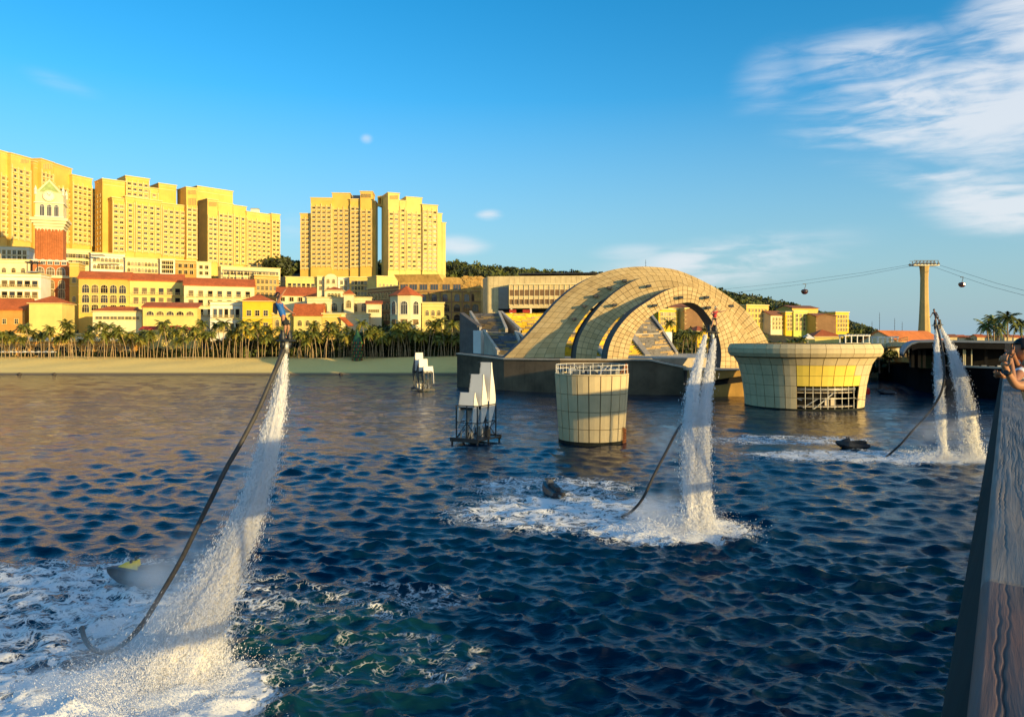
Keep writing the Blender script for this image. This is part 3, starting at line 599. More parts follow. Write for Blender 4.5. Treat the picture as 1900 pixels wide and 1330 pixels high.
# small roofs and ledges
def roof_piece(label, pts, Y, mat=RF, dy=6):
    b = MB(); q = [P(p[0], p[1], Y + (dy if k in (0, 1) else 0)) for k, p in enumerate(pts)]
    b.prism(q, (0, .25, -.3)); o = b.obj('stair_roof', mat); tag(o, label, 'roof')
roof_piece('sloping red tiled stair roof on the blank cream block', [(628, 588), (640, 588), (656, 603), (646, 604)], 282, dy=2)
B_ = Bld('curved_gable', 'rounded cream gable wall standing between two pale villas', 'gable wall', (602, 373), (626, 374), 545)
b = MB(); hz = B_.z(614, 517); b.prism([(0, 0, -6), (B_.W, 0, -6)] + [(B_.W / 2 + B_.W / 2 * math.cos(math.pi * i / 10), 0, hz + B_.W * .38 * math.sin(math.pi * i / 10)) for i in range(11)], (0, 6, 0)); b.obj('wall', CR, B_.t)
B_.grid(.5, B_.W - .5, 1, hz + 1, 2, 2, 'arch', 1.2, 2.0, TR)
# terrace with pergola strip (long podium veranda lines)
for (a, bb, y, Y, lab) in ((172, 195, 475, 358, 'left'), (186, 222, 492, 350, 'right')):
    B_ = Bld('awning', 'dark flat awning on the cream terraces below the hotel, %s one' % lab, 'awning', (a, Y), (bb, Y), y); B_.block(0, B_.W, -2.4, 0, 0, .35, ME, 'canopy')
B_ = Bld('veranda', 'long dark veranda roof along the podium under the stepped hotel block', 'veranda', (412, 383), (514, 397), 503)
B_.block(0, B_.W, -3, -.5, 0, .5, ME, 'canopy')
for i in range(9): B_.block(B_.W * i / 8.5, B_.W * i / 8.5 + .3, -2.9, -2.6, -3, 0, TR, 'post')
B_ = Bld('balcony_terrace', 'dark roofed balcony at the left foot of the clock tower', 'balcony', (51, 300), (73, 301), 504)
B_.block(-.3, B_.W, -2, 4, 3.4, 3.8, ME, 'canopy'); B_.block(0, B_.W, -1.5, 4, -.3, .1, GS, 'floor_slab')
for i in range(3): B_.block(.2 + i * (B_.W - .6) / 2, .45 + i * (B_.W - .6) / 2, -1.4, -1.15, .1, 3.4, ME, 'post')

# octagonal house
def octagon():
    c = P(754, 605, 272); t = thing('octagonal_house', 'cream octagonal house with a red pointed roof and tall arched windows', 'house', (c.x, c.y, c.z)); r = 5.9
    zr = Z(547, 266) - c.z; b = MB(); ang = [math.pi / 8 + math.pi / 4 * i for i in range(8)]
    b.prism([(r * math.cos(a), r * math.sin(a), -6) for a in ang], (0, 0, zr + 6)); b.obj('wall', CR, t)
    b = MB(); ap = (0, 0, zr + 3.6); rr = r + .8
    for i in range(8): b.face([(rr * math.cos(ang[i]), rr * math.sin(ang[i]), zr - .1), (rr * math.cos(ang[(i + 1) % 8]), rr * math.sin(ang[(i + 1) % 8]), zr - .1), ap])
    b.face([(rr * math.cos(a), rr * math.sin(a), zr - .1) for a in reversed(ang)]); b.obj('roof', RF, t)
    for i in range(8):
        a = math.pi / 4 * i; d = r * math.cos(math.pi / 8)
        link('window', WT('arch', 2.3, 4.6, 'd', TRW), t, (d * math.cos(a), d * math.sin(a), zr - 6.8), a + R(90))
        link('window', WT('rect', 2.0, 1.5, 'c', BR), t, (d * math.cos(a), d * math.sin(a), zr - 10.2), a + R(90))
octagon()

# stone palace with ruined corner
B_ = Bld('stone_palace', 'orange stone palace with a weathered crumbling right end and blue arched windows', 'palace', (740, 300), (892, 296), 600)
B_.block(0, B_.W, 0, 14, -8, B_.z(800, 536), ST, 'wall')
b = MB(); q = [(740, 520), (762, 519), (800, 516), (840, 514), (868, 517), (872, 512.5), (880, 514), (892, 512)]
for i in range(len(q) - 1):
    x0, x1 = B_.s(q[i][0]), B_.s(q[i + 1][0]); z0 = B_.z(800, 536) + .003
    b.hexa([(x0, -.0, z0), (x1, 0, z0), (x1, 13, z0), (x0, 13, z0), (x0, 0, B_.z(*q[i])), (x1, 0, B_.z(*q[i + 1])), (x1, 13, B_.z(*q[i + 1])), (x0, 13, B_.z(*q[i]))])
b.obj('upper_wall', ST, B_.t)
b = MB(); z0 = B_.z(800, 519); b.prism([(-1.6, -1.6, z0 + 2.0), (0, 0, z0 - 1.0), (0, .1, z0 + 2.0)], (B_.W * .55, 0, 0)); b.obj('cove_cornice', ST, B_.t)
for px in (750, 767, 786, 806, 828, 848): link('window', WT('strip', 3.0, 2.1, 'b', BR), B_.t, (B_.s(px), 0, B_.z(px, 538)))
for px in (786, 806, 826, 848, 866): link('window', WT('arch', 1.9, 2.8, 'b', BR), B_.t, (B_.s(px), 0, B_.z(px, 559)))
link('window', WT('arch', 1.1, 3.0, 'o', BR), B_.t, (B_.s(877), 0, B_.z(877, 560)))
for r_, y in enumerate((578, 597)):
    for px in (828, 848, 866, 882): link('window', WT('arch', 2.4, 2.8, 'do'[r_], BR), B_.t, (B_.s(px), 0, B_.z(px, y)))
b = MB()
for y in (542, 561, 580): b.box(-.2, B_.W + .2, -.35, .01, B_.z(800, y), B_.z(800, y) + .35)
for px in (758, 778, 797, 817, 838, 858, 874): b.box(B_.s(px) - .25, B_.s(px) + .25, -.3, .01, -4, B_.z(px, 542))
b.obj('string_course', BR, B_.t)
b = MB()                                                   # rubble and rough blocks on the crumbling end
for i in range(90):
    px = rnd.uniform(858, 891); py = rnd.uniform(515, 545); s_ = rnd.uniform(.3, .8); x0 = B_.s(px); z0 = B_.z(px, py); b.box(x0 - s_, x0 + s_, -rnd.uniform(.1, .45), .02, z0, z0 + s_)
o = b.obj('rough_stone_blocks', ST, B_.t); o['kind'] = 'stuff'

# modern beige theatre building
B_ = Bld('theatre_building', 'modern beige stone building with a projecting glazed gallery above the seats', 'theatre', (905, 268), (1200, 262), 585)
T1 = B_.z(905, 513)
B_.block(0, B_.s(1200), 0, 22, -6, T1, BS, 'wall')
b = MB()                                                   # cladding slabs, courses slightly proud
for i in range(5):
    for j in range(7):
        x0 = B_.s(905.8) + i * .76; z0 = T1 * (j + .05) / 7; me = None
b.prism([(-.02, 0, -6), (-.02, 0, T1), (-.02 - 3.2, 10, T1), (-.02 - 3.2, 10, -6)], (0, 8, 0)); b.obj('side_wall', BS, B_.t)
for i in range(26):
    for j in range(4):
        px = 906.5 + i * 9.6
        if 924 < px + 4.8 and j < 3 and px < 948: continue
        if px > 943 and j < 3: continue
        x0, x1 = B_.s(px), B_.s(px + 9.2); z0 = B_.z(px, 584 - j * 17.8); z1 = min(B_.z(px, 566.9 - j * 17.8), T1 - .05)
        if x1 < B_.s(1195): MB().box(x0, x1, -.10 - .04 * rnd.random(), .01, z0, z1).obj('stone_panel', BS, B_.t)
B_.block(B_.s(925), B_.s(943), -.3, -.15, B_.z(930, 575), B_.z(930, 533), BLU, 'glass_wall')
x0, x1 = B_.s(945, -5), B_.s(1105, -5); z0, z1 = B_.z(945, 572, -5), B_.z(945, 526, -5)
B_.block(x0, x1, -5, -.01, z0, z1, BS, 'gallery')
for i in range(17):
    xa = x0 + (x1 - x0) * (i + .5) / 17; link('window', WT('strip', 1.25, 1.9, 'c', BR), B_.t, (xa, -5, z0 + (z1 - z0) * .50))
    link('window', WT('plain', 1.3, 1.7, 'c', BR), B_.t, (xa, -5, z0 + (z1 - z0) * .16))
b = MB()
for i in range(18): xa = x0 + (x1 - x0) * i / 17; b.box(xa - .06, xa + .06, -5.25, -4.98, z0 + 1, z1 - .6)
b.box(x0, x1, -5.4, -4.98, z1 - .5, z1 - .2); b.box(x0, x1, -5.2, -4.98, z0 + (z1 - z0) * .45, z0 + (z1 - z0) * .47)
b.obj('gallery_fins', CR, B_.t)
for i in range(6): xa = B_.s(949 + i * 36, -4); B_.block(xa - .3, xa + .3, -4.6, -4, -8, z0 - .01, WP, 'column')
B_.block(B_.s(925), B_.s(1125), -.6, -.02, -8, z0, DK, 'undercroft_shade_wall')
B_.block(B_.s(962, 4), B_.s(1110, 4), 2, 20, T1 + .8, T1 + 1.25, ME, 'flat_roof'); B_.block(B_.s(975, 4), B_.s(1100, 4), 5, 16, T1, T1 + .8, DK, 'clerestory')
for k, (a, bb) in enumerate(((945, 958), (970, 984), (1018, 1030))):
    t = Bld('awning', 'red canvas awning under the beige gallery, %s' % ('nearest the first white column', 'between the first two white columns', 'half hidden by the big arch')[k], 'awning', (a, 258), (bb, 258), 580)
    MB().prism([(0, 0, 0), (0, 2, .9), (0, 2, 1.1), (0, 0, .2)], (t.W, 0, 0)).obj('canvas', RED, t.t); t.block(.1, .2, .1, .2, -2.5, 0, GS, 'post'); t.block(t.W - .2, t.W - .1, .1, .2, -2.5, 0, GS, 'post')

# right hill town
RT = [
 dict(name='hill_house', label='cream house with orange upper floor behind the right shoulder of the arches', A=(1385, 352), B=(1426, 358), top=567, bot=600, wall=Y2, rows=3, cols=6, w=.9, h=1.4),
 dict(name='hill_house', label='cream house with brown roof second from the arches on the hill', A=(1430, 352), B=(1457, 356), top=585, bot=612, wall=CR, roof='gable', rz=8, rmat=RB, rows=3, cols=4, w=.9, h=1.4, depth=9),
 dict(name='hill_house', label='narrow golden house squeezed beside the lime green one', A=(1457.5, 354), B=(1472, 356), top=580, bot=614, wall=Y4, rows=4, cols=2, w=.9, h=1.4),
 dict(name='hill_house', label='lime green four storey house with green shutters on the hill', A=(1472.5, 355), B=(1498, 358), top=578, bot=614, wall=LI, rows=4, cols=3, w=1.1, h=1.5),
 dict(name='hill_house', label='long golden house with brown roof standing behind the lime green one', A=(1470, 376), B=(1518, 382), top=572, bot=600, wall=Y2, roof='gable', rz=5, rmat=RB, rows=2, cols=8, w=.9, h=1.3, depth=12),
 dict(name='hill_house', label='brown shaded house end right of the lime green house', A=(1498, 366), B=(1514, 352), top=587, bot=616, wall=BR, roof='gable', rz=3, rmat=RB, rows=3, cols=3, w=.9, h=1.4, depth=9, tones='do'),  # shade side of a house, painted brown to stand in for the shade
 dict(name='hill_house', label='yellow orange house left of the narrow white one', A=(1514.5, 352), B=(1540, 355), top=588, bot=616, wall=Y1, roof='gable', rz=6, rmat=RB, rows=3, cols=4, w=.9, h=1.4, depth=9),
 dict(name='hill_house', label='narrow white house between two yellow ones on the hill', A=(1540.5, 355), B=(1550, 356), top=586, bot=616, wall=WH, rows=3, cols=2, w=.8, h=1.4),
 dict(name='hill_house', label='square golden house at the right end of the hill row', A=(1550.5, 356), B=(1575, 359), top=580, bot=616, wall=Y4, rows=4, cols=4, w=.9, h=1.4),
 dict(name='arch_view_house', label='bright yellow house seen through the front arch on the left', A=(1222, 322), B=(1257, 325), top=575, bot=605, wall=Y4, rows=3, cols=6, w=.9, h=1.4, depth=8),
 dict(name='arch_view_house', label='small golden house with brown roof at the left inner edge of the front arch', A=(1196, 338), B=(1222, 340), top=580, bot=605, wall=Y2, roof='gable', rz=7, rmat=RB, rows=1, cols=4, w=.9, h=1.3, floor=3),
 dict(name='arch_view_house', label='yellow house with brown roof behind the others, near the top of the arch opening', A=(1240, 352), B=(1290, 356), top=570, bot=600, wall=Y3, roof='gable', rz=8, rmat=RB, rows=2, cols=6, w=.9, h=1.3, floor=3),
 dict(name='arch_view_house', label='brown gable end seen through the front arch between two yellow houses', A=(1257.5, 333), B=(1270, 322), top=578, bot=608, wall=BR, roof='gable', rz=6, rmat=RB, rows=3, cols=2, w=.8, h=1.4, tones='do', depth=8),
 dict(name='arch_view_house', label='tall yellow house in the middle of the front arch opening', A=(1270.5, 322), B=(1300, 325), top=573, bot=608, wall=Y3, rows=4, cols=5, w=.9, h=1.4, depth=8),
 dict(name='arch_view_house', label='white house at the right inner edge of the front arch', A=(1300.5, 325), B=(1322, 326), top=582, bot=608, wall=WH, rows=3, cols=3, w=.9, h=1.4, depth=8),
 dict(name='arch_view_house', label='low yellow house with a wide orange hip roof below the white house in the arch', A=(1294, 286), B=(1322, 287), top=614, bot=630, wall=Y4, roof='hip', rz=10, rows=0, depth=14),
 dict(name='garden_house', label='yellow garden house with a red roof behind the wide concrete bowl', A=(1512, 238), B=(1560, 238), top=624, bot=640, wall=Y3, roof='hip', rz=13, rows=0, depth=9),
]
for d in RT: house(**{**dict(tones='ddc', trim=TR, top_m=.8, ext=16), **d})
B_ = house('harbour_house', 'long cream house with an orange roof below the cable car pylon', (1662, 214), (1750, 232), 632, 645, CR, depth=10, roof='gable', rz=17, rmat=pm('orange_roof_tile', (.66, .20, .04), .8, .12, 1.0, bump=.3, bsc=3), rows=1, cols=7, kind='plain', w=1.4, h=1.2, floor=2.2, top_m=.3, tones='cd')

# far shore houses and sheds on the right horizon
for i in range(9):
    px = 1762 + i * 17; Y = 420 + 9 * (i % 3); B_ = Bld('shore_house', ('low tan house on the far right shore, %s in the row' % ['first', 'second', 'third', 'fourth', 'fifth', 'sixth', 'seventh', 'eighth', 'last'][i]), 'house', (px, Y), (px + 14, Y), 634)
    z1 = B_.z(px, 625 + (i % 3)); B_.block(0, B_.W, 0, 6, -3, z1, [BS, CR, BR][i % 3]); B_.gable(0, B_.W, 0, 6, z1, z1 + 1.2, [RB, RF][i % 2])
# ---------------------------------------------------------------- the nested shell arches
def curve(pts, n):
    pts = [Vector(p) for p in pts]; L = [0]
    for a, b in zip(pts, pts[1:]): L.append(L[-1] + (b - a).length)
    out = []
    def cat(i, t):
        p0, p1, p2, p3 = pts[max(i - 1, 0)], pts[i], pts[i + 1], pts[min(i + 2, len(pts) - 1)]
        return .5 * ((2 * p1) + (p2 - p0) * t + (2 * p0 - 5 * p1 + 4 * p2 - p3) * t * t + (3 * p1 - p0 - 3 * p2 + p3) * t ** 3)
    for k in range(n + 1):
        s = L[-1] * k / n; i = max(j for j in range(len(pts) - 1) if L[j] <= s + 1e-9); t = (s - L[i]) / (L[i + 1] - L[i]); out.append(cat(i, min(1, t)))
    return out
def arch(label, outer, inner, Y0, Y1, nt, nw, thick=5.5, lamps=(), tilt=0.):
    """outer / inner edges as photo points; the face lies in a vertical surface that runs from depth Y0 (left foot) to Y1 (right foot)"""
    O = curve([(a, b, 0) for a, b in outer], nt); I = curve([(a, b, 0) for a, b in inner], nt)
    pl, pr = outer[0][0], outer[-1][0]
    def W(p, lift=0.0):
        s = max(0, min(1, (p[0] - pl) / (pr - pl))); s = 1 - (1 - s) ** 2.1; return P(p[0], p[1], Y0 + (Y1 - Y0) * s)
    base = W(O[0]); t = thing('shell_arch', label, 'arch', (base.x, base.y, 0)); loc = Vector((base.x, base.y, 0)); b = MB(); G = []
    for i in range(nt + 1):
        o, n_ = W(O[i]), W(I[i]); G.append([o.lerp(n_, j / nw) + Vector((0, 1.1 * (math.sin(math.pi * j / nw)) * 0, 0)) - loc for j in range(nw + 1)])
    back = Vector((-.6, thick, 0)); dn = Vector((0, .14, 0))
    for i in range(nt):                                       # backing body, with its outer and inner side linings
        for (j0, j1) in ((0, nw),):
            a, d, c, e = G[i][j0] + dn, G[i + 1][j0] + dn, G[i + 1][j1] + dn, G[i][j1] + dn
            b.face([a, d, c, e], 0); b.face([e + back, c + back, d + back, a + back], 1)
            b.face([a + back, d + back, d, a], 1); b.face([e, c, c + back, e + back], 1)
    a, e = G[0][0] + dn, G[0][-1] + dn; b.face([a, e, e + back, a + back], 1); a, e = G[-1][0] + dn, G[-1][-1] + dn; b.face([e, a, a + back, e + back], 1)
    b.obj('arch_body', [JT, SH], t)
    for i in range(nt):
        for j in range(nw):
            q = [G[i][j], G[i + 1][j], G[i + 1][j + 1], G[i][j + 1]]; c = (q[0] + q[1] + q[2] + q[3]) / 4; sz = max((q[0] - q[2]).length, .01)
            k = max(.5, 1 - .11 / sz); q = [c + (p - c) * k for p in q]; off = Vector((0, -.04 * rnd.random(), 0)); q = [p + off for p in q]
            if (q[0] - q[1]).length < .12 or (q[1] - q[2]).length < .12: continue
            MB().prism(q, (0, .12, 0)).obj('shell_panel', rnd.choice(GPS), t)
    for (px, py) in lamps:
        p = W((px, py)) - loc; f = MB(); f.box(-.45, .45, -.9, -.25, -.25, .25, 0); f.box(-.38, .38, -.93, -.9, -.2, .2, 1); f.box(-.06, .06, -.25, .1, -.1, .1, 0)
        f.box(-.5, -.45, -.7, -.1, -.08, .08, 0); f.box(.45, .5, -.7, -.1, -.08, .08, 0)
        f.obj('floodlight', [ME, GL], t, loc=p)
    return t
arch('largest outermost golden shell arch, furthest back with the wide left foot',
     [(935, 664), (968, 633), (1000, 598), (1035, 558), (1075, 526), (1120, 505), (1165, 496), (1210, 495), (1255, 501), (1300, 519), (1345, 545), (1385, 577), (1410, 608), (1428, 640)],
     [(1048, 664), (1050, 640), (1066, 612), (1100, 570), (1140, 545), (1180, 530), (1220, 527), (1255, 530), (1290, 545), (1325, 566), (1355, 588), (1376, 610), (1390, 628), (1397, 648)],
     168, 153, 46, 6, lamps=[(1130, 534), (1105, 549), (1083, 568), (1065, 592), (1158, 521)])
arch('middle golden shell arch between the outermost and the front one',
     [(1068, 665), (1072, 636), (1085, 606), (1108, 574), (1140, 543), (1178, 520), (1215, 511), (1255, 513), (1292, 530), (1325, 552), (1352, 577), (1372, 600), (1388, 622), (1397, 646)],
     [(1106, 667), (1112, 640), (1128, 612), (1150, 588), (1180, 570), (1212, 560), (1245, 553), (1275, 558), (1302, 572), (1325, 592), (1342, 613), (1355, 634), (1362, 650), (1366, 672)],
     158, 151, 42, 4, lamps=[(1140, 566), (1203, 531)])
arch('front golden shell arch with the round opening',
     [(1126, 668), (1131, 640), (1146, 610), (1172, 580), (1205, 557), (1238, 538), (1268, 531), (1298, 538), (1325, 556), (1344, 577), (1356, 600), (1366, 624), (1372, 652), (1376, 688)],
     [(1165, 669), (1170, 640), (1183, 612), (1206, 588), (1235, 571), (1262, 563), (1284, 562), (1300, 570), (1314, 586), (1325, 604), (1333, 625), (1337, 645), (1338, 662), (1336, 684)],
     150, 149.5, 44, 4, thick=4.5, lamps=[(1214, 567), (1262, 552), (1310, 552), (1313, 571), (1355, 568)])
# platform / basin wall
def platform():
    pts = [(848, 715, 657, 172), (935, 720, 667, 160), (1040, 728, 668, 152), (1205, 733, 669, 147.5), (1232, 733.5, 675, 147), (1275, 735, 684, 146)]
    c = P(848, 715, 172); t = thing('stage_platform', 'long weathered basin wall below the golden arches, its colour darkened for shade', 'platform', (c.x, c.y, 0)); L = Vector((c.x, c.y, 0)); b = MB(); back = Vector((3, 14, 0))
    for k, (p0, p1) in enumerate(zip(pts, pts[1:])):
        a, d = P(p0[0], p0[1], p0[3]), P(p1[0], p1[1], p1[3]); a.z = d.z = -2; a2, d2 = a.copy(), d.copy(); a2.z, d2.z = Z(p0[2], p0[3]), Z(p1[2], p1[3])
        b.hexa([a - L, d - L, d + back - L, a + back - L, a2 - L, d2 - L, d2 + back - L, a2 + back - L])
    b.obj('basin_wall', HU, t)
    b = MB()
    for p0, p1 in zip(pts, pts[1:]):
        a, d = P(p0[0], p0[1], p0[3]), P(p1[0], p1[1], p1[3]); n = Vector((-.15, -.3, 0)); a.z = Z(p0[2], p0[3]); d.z = Z(p1[2], p1[3])
        b.hexa([a + n - L, d + n - L, d - n * 2 - L, a - n * 2 - L, a + n - L + Vector((0, 0, .3)), d + n - L + Vector((0, 0, .3)), d - n * 2 - L + Vector((0, 0, .3)), a - n * 2 - L + Vector((0, 0, .3))])
    b.obj('coping', CO, t)
    c = P(1272, 735, 145); t2 = thing('stone_plinth', 'ochre stone plinth under the right feet of the arches with a cast shadow set in as a dark slanting gap', 'plinth', (c.x, c.y, 0)); L = Vector((c.x, c.y, 0))
    def zq(py): return Z(py, 143.2)
    x0, x1 = X(1276, 143.2) - L.x, X(1400, 143.2) - L.x; y0 = 143.2 - L.y
    MB().box(x0, x1, y0 + .5, y0 + 14, -2, zq(687)).obj('plinth_core', DK, t2)  # near-black core shows between the slabs as the bridge's cast shadow
    b = MB(); b.prism([(x0, y0, zq(687)), (x1, y0, zq(687)), (x1, y0, zq(694)), (x0, y0, zq(712))][::-1], (0, .48, 0)); b.obj('upper_slab', HO, t2)
    b = MB(); b.prism([(x0, y0, -2), (x1, y0, -2), (x1, y0, zq(706)), (x0, y0, zq(722))], (0, .48, 0)); b.obj('lower_slab', HO, t2)
    MB().box(x0 - .2, x1, y0 - .25, y0 + 8, zq(687), zq(687) + .22).obj('coping', CO, t2)
    # stage floor and the far quay of the basin
    t3 = thing('stage_floor', 'tan stage floor and quay behind the arches', 'stage', (X(1050, 185), 185, 0)); L = Vector((X(1050, 185), 185, 0)); b = MB()
    q = [(X(880, 178), 178), (X(1040, 163), 163), (X(1205, 160), 160), (X(1330, 168), 168), (X(1420, 175), 175), (X(1420, 215), 215), (X(860, 215), 215)]
    b.prism([(x - L.x, y - L.y, -2) for x, y in q], (0, 0, Z(664, 165) + 2)); b.obj('stage_slab', CO, t3)
    for i in range(26):
        px = 1168 + i * 4.2; p = P(px, 668, 178); MB().bar(p - L, p - L + Vector((0, 0, 1.1)), .05).obj('rail_post', GS, t3)
    MB().bar(P(1168, 668, 178) - L + Vector((0, 0, 1.1)), P(1275, 668, 178) - L + Vector((0, 0, 1.1)), .05).obj('handrail', GS, t3)
platform()
# seating terraces: (label, 4 photo corners with depths: bottom-left, bottom-right, top-right, top-left), rows, material
def seating(label, c, rows, mats, bench=.55):
    q = [P(*p) for p in c]; base = q[0]; L = Vector((base.x, base.y, 0)); t = thing('seating_block', label, 'seating terrace', L)
    b = MB(); r2 = random.Random(hash(label) % 1000)
    dn = Vector((0, 0, -9))
    b.hexa([q[0] - L + dn, q[1] - L + dn, q[2] - L + dn * 1.5, q[3] - L + dn * 1.5, q[0] - L - Vector((0, 0, .5)), q[1] - L - Vector((0, 0, .5)), q[2] - L - Vector((0, 0, .5)), q[3] - L - Vector((0, 0, .5))])
    b.obj('sloping_slab', CO, t)
    for i in range(rows):
        f0, f1 = i / rows, (i + .62) / rows
        a0, a1 = q[0].lerp(q[3], f0), q[1].lerp(q[2], f0); e0, e1 = q[0].lerp(q[3], f1), q[1].lerp(q[2], f1); b = MB(); u = (a1 - a0).normalized(); s = 0; Lr = (a1 - a0).length
        e0.z = a0.z; e1.z = a1.z
        while s < Lr - .3:
            w = min(r2.uniform(1.2, 6.5), Lr - s); k = r2.choice(range(len(mats))); p, p2 = a0.lerp(a1, s / Lr), a0.lerp(a1, (s + w - .12) / Lr); r1, r2_ = e0.lerp(e1, s / Lr), e0.lerp(e1, (s + w - .12) / Lr)
            z = Vector((0, 0, .5)); b.hexa([p - L - z, p2 - L - z, r2_ - L - z, r1 - L - z, p - L + z * .3, p2 - L + z * .3, r2_ - L + z * .3, r1 - L + z * .3], k); s += w
        b.obj('bench_row', mats, t)
    for (a, d) in ((q[0], q[3]), (q[1], q[2])):
        b = MB(); n = Vector((.35, 0, 0)); h = Vector((0, 0, .55)); a = a - L; d = d - L; b.hexa([a - n - h, a + n - h, d + n - h, d - n - h, a - n + h, a + n + h, d + n + h, d - n + h]); b.obj('stair_wall', CO, t)
    return t
seating('upper left seating terrace with weathered tan and grey benches', [(892, 611, 205), (940, 613, 200), (926, 580, 228), (873, 580, 232)], 15, [SO, SG, SO, SG])
seating('upper yellow seating terrace below the beige gallery', [(966, 614, 200), (1060, 616, 200), (1050, 580, 232), (930, 580, 228)], 15, [SY, SY, SY, SO])
seating('lower left seating terrace with worn blue grey benches', [(925, 654, 186), (972, 656, 182), (957, 617, 198), (898, 615, 202)], 14, [SBL, SBL, SO, SG])
seating('lower yellow seating terrace left of the big arch foot', [(1000, 660, 180), (1120, 662, 180), (1080, 618, 198), (960, 618, 198)], 14, [SY, SY, SY, SO])
seating('upper yellow seating terrace glimpsed through the outer arches', [(1065, 616, 200), (1160, 616, 202), (1160, 575, 232), (1055, 575, 232)], 15, [SY, SY, SO])
seating('lower yellow seating terrace at the left edge of the round opening', [(1125, 662, 180), (1200, 662, 184), (1165, 618, 202), (1086, 618, 198)], 14, [SY, SY, SO])
seating('upper right seating terrace with grey benches seen through the round opening', [(1168, 616, 202), (1230, 614, 212), (1207, 584, 236), (1160, 580, 234)], 13, [SO, SG, SG])
seating('lower right seating terrace with grey brown benches seen through the round opening', [(1205, 662, 184), (1256, 657, 196), (1231, 618, 212), (1172, 620, 202)], 15, [SO, SG, SG])
B_ = Bld('stand_wall', 'dark triangular side wall of the left seating terrace', 'retaining wall', (853, 218), (885, 206), 652)
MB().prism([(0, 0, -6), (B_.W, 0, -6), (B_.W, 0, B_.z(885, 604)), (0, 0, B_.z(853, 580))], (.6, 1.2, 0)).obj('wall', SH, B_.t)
B_ = Bld('stand_pillar', 'plain white service block beside the left seating terrace', 'service block', (878, 204), (892, 202), 640)
B_.block(0, B_.W, 0, 3, -4, B_.z(885, 613), WP, 'wall')
B_ = Bld('stand_pillar', 'cream service block at the right edge of the seating seen through the arch', 'service block', (1235, 214), (1247, 215), 652)
B_.block(0, B_.W, 0, 3, -4, B_.z(1240, 616), WP, 'wall')

# ---------------------------------------------------------------- concrete pontoon cylinder
def panels_on(t, prof, ncol, a0=0, mat=CO, gap=.05, skip=None, special=None, proud=.10):
    for r_ in range(len(prof) - 1):
        for c in range(ncol):
            if skip and skip(r_, c): continue
            (ra, za), (rb, zb) = prof[r_], prof[r_ + 1]; g = gap / ra; A, B = a0 + 2 * math.pi * c / ncol + g, a0 + 2 * math.pi * (c + 1) / ncol - g
            pts = []; f = lambda a, r, z: Vector((r * math.cos(a), r * math.sin(a), z)); zg = gap * .6 * (1 if zb > za else -1)
            M_ = (A + B) / 2; o = proud + .015 * rnd.random()
            b = MB(); k = 0
            loop = [f(A, ra + o, za + zg), f(M_, ra + o, za + zg), f(B, ra + o, za + zg), f(B, rb + o, zb - zg), f(M_, rb + o, zb - zg), f(A, rb + o, zb - zg)]
            inn = [f(A, ra - .02, za + zg), f(M_, ra - .02, za + zg), f(B, ra - .02, za + zg), f(B, rb - .02, zb - zg), f(M_, rb - .02, zb - zg), f(A, rb - .02, zb - zg)]
            b.v = [tuple(p) for p in loop + inn]; b.f = [(0, 1, 4, 5), (1, 2, 3, 4)] + [(j, j + 6, (j + 1) % 6 + 6, (j + 1) % 6) for j in range(6)]; b.m = [0] * 8
            b.obj('concrete_panel', (special(r_, c) if special else None) or mat, t, smooth=False)
COa = pm('pale_cast_concrete', (.66, .53, .29), .85, .07, .5, bump=.1, bsc=5, streak=.25)
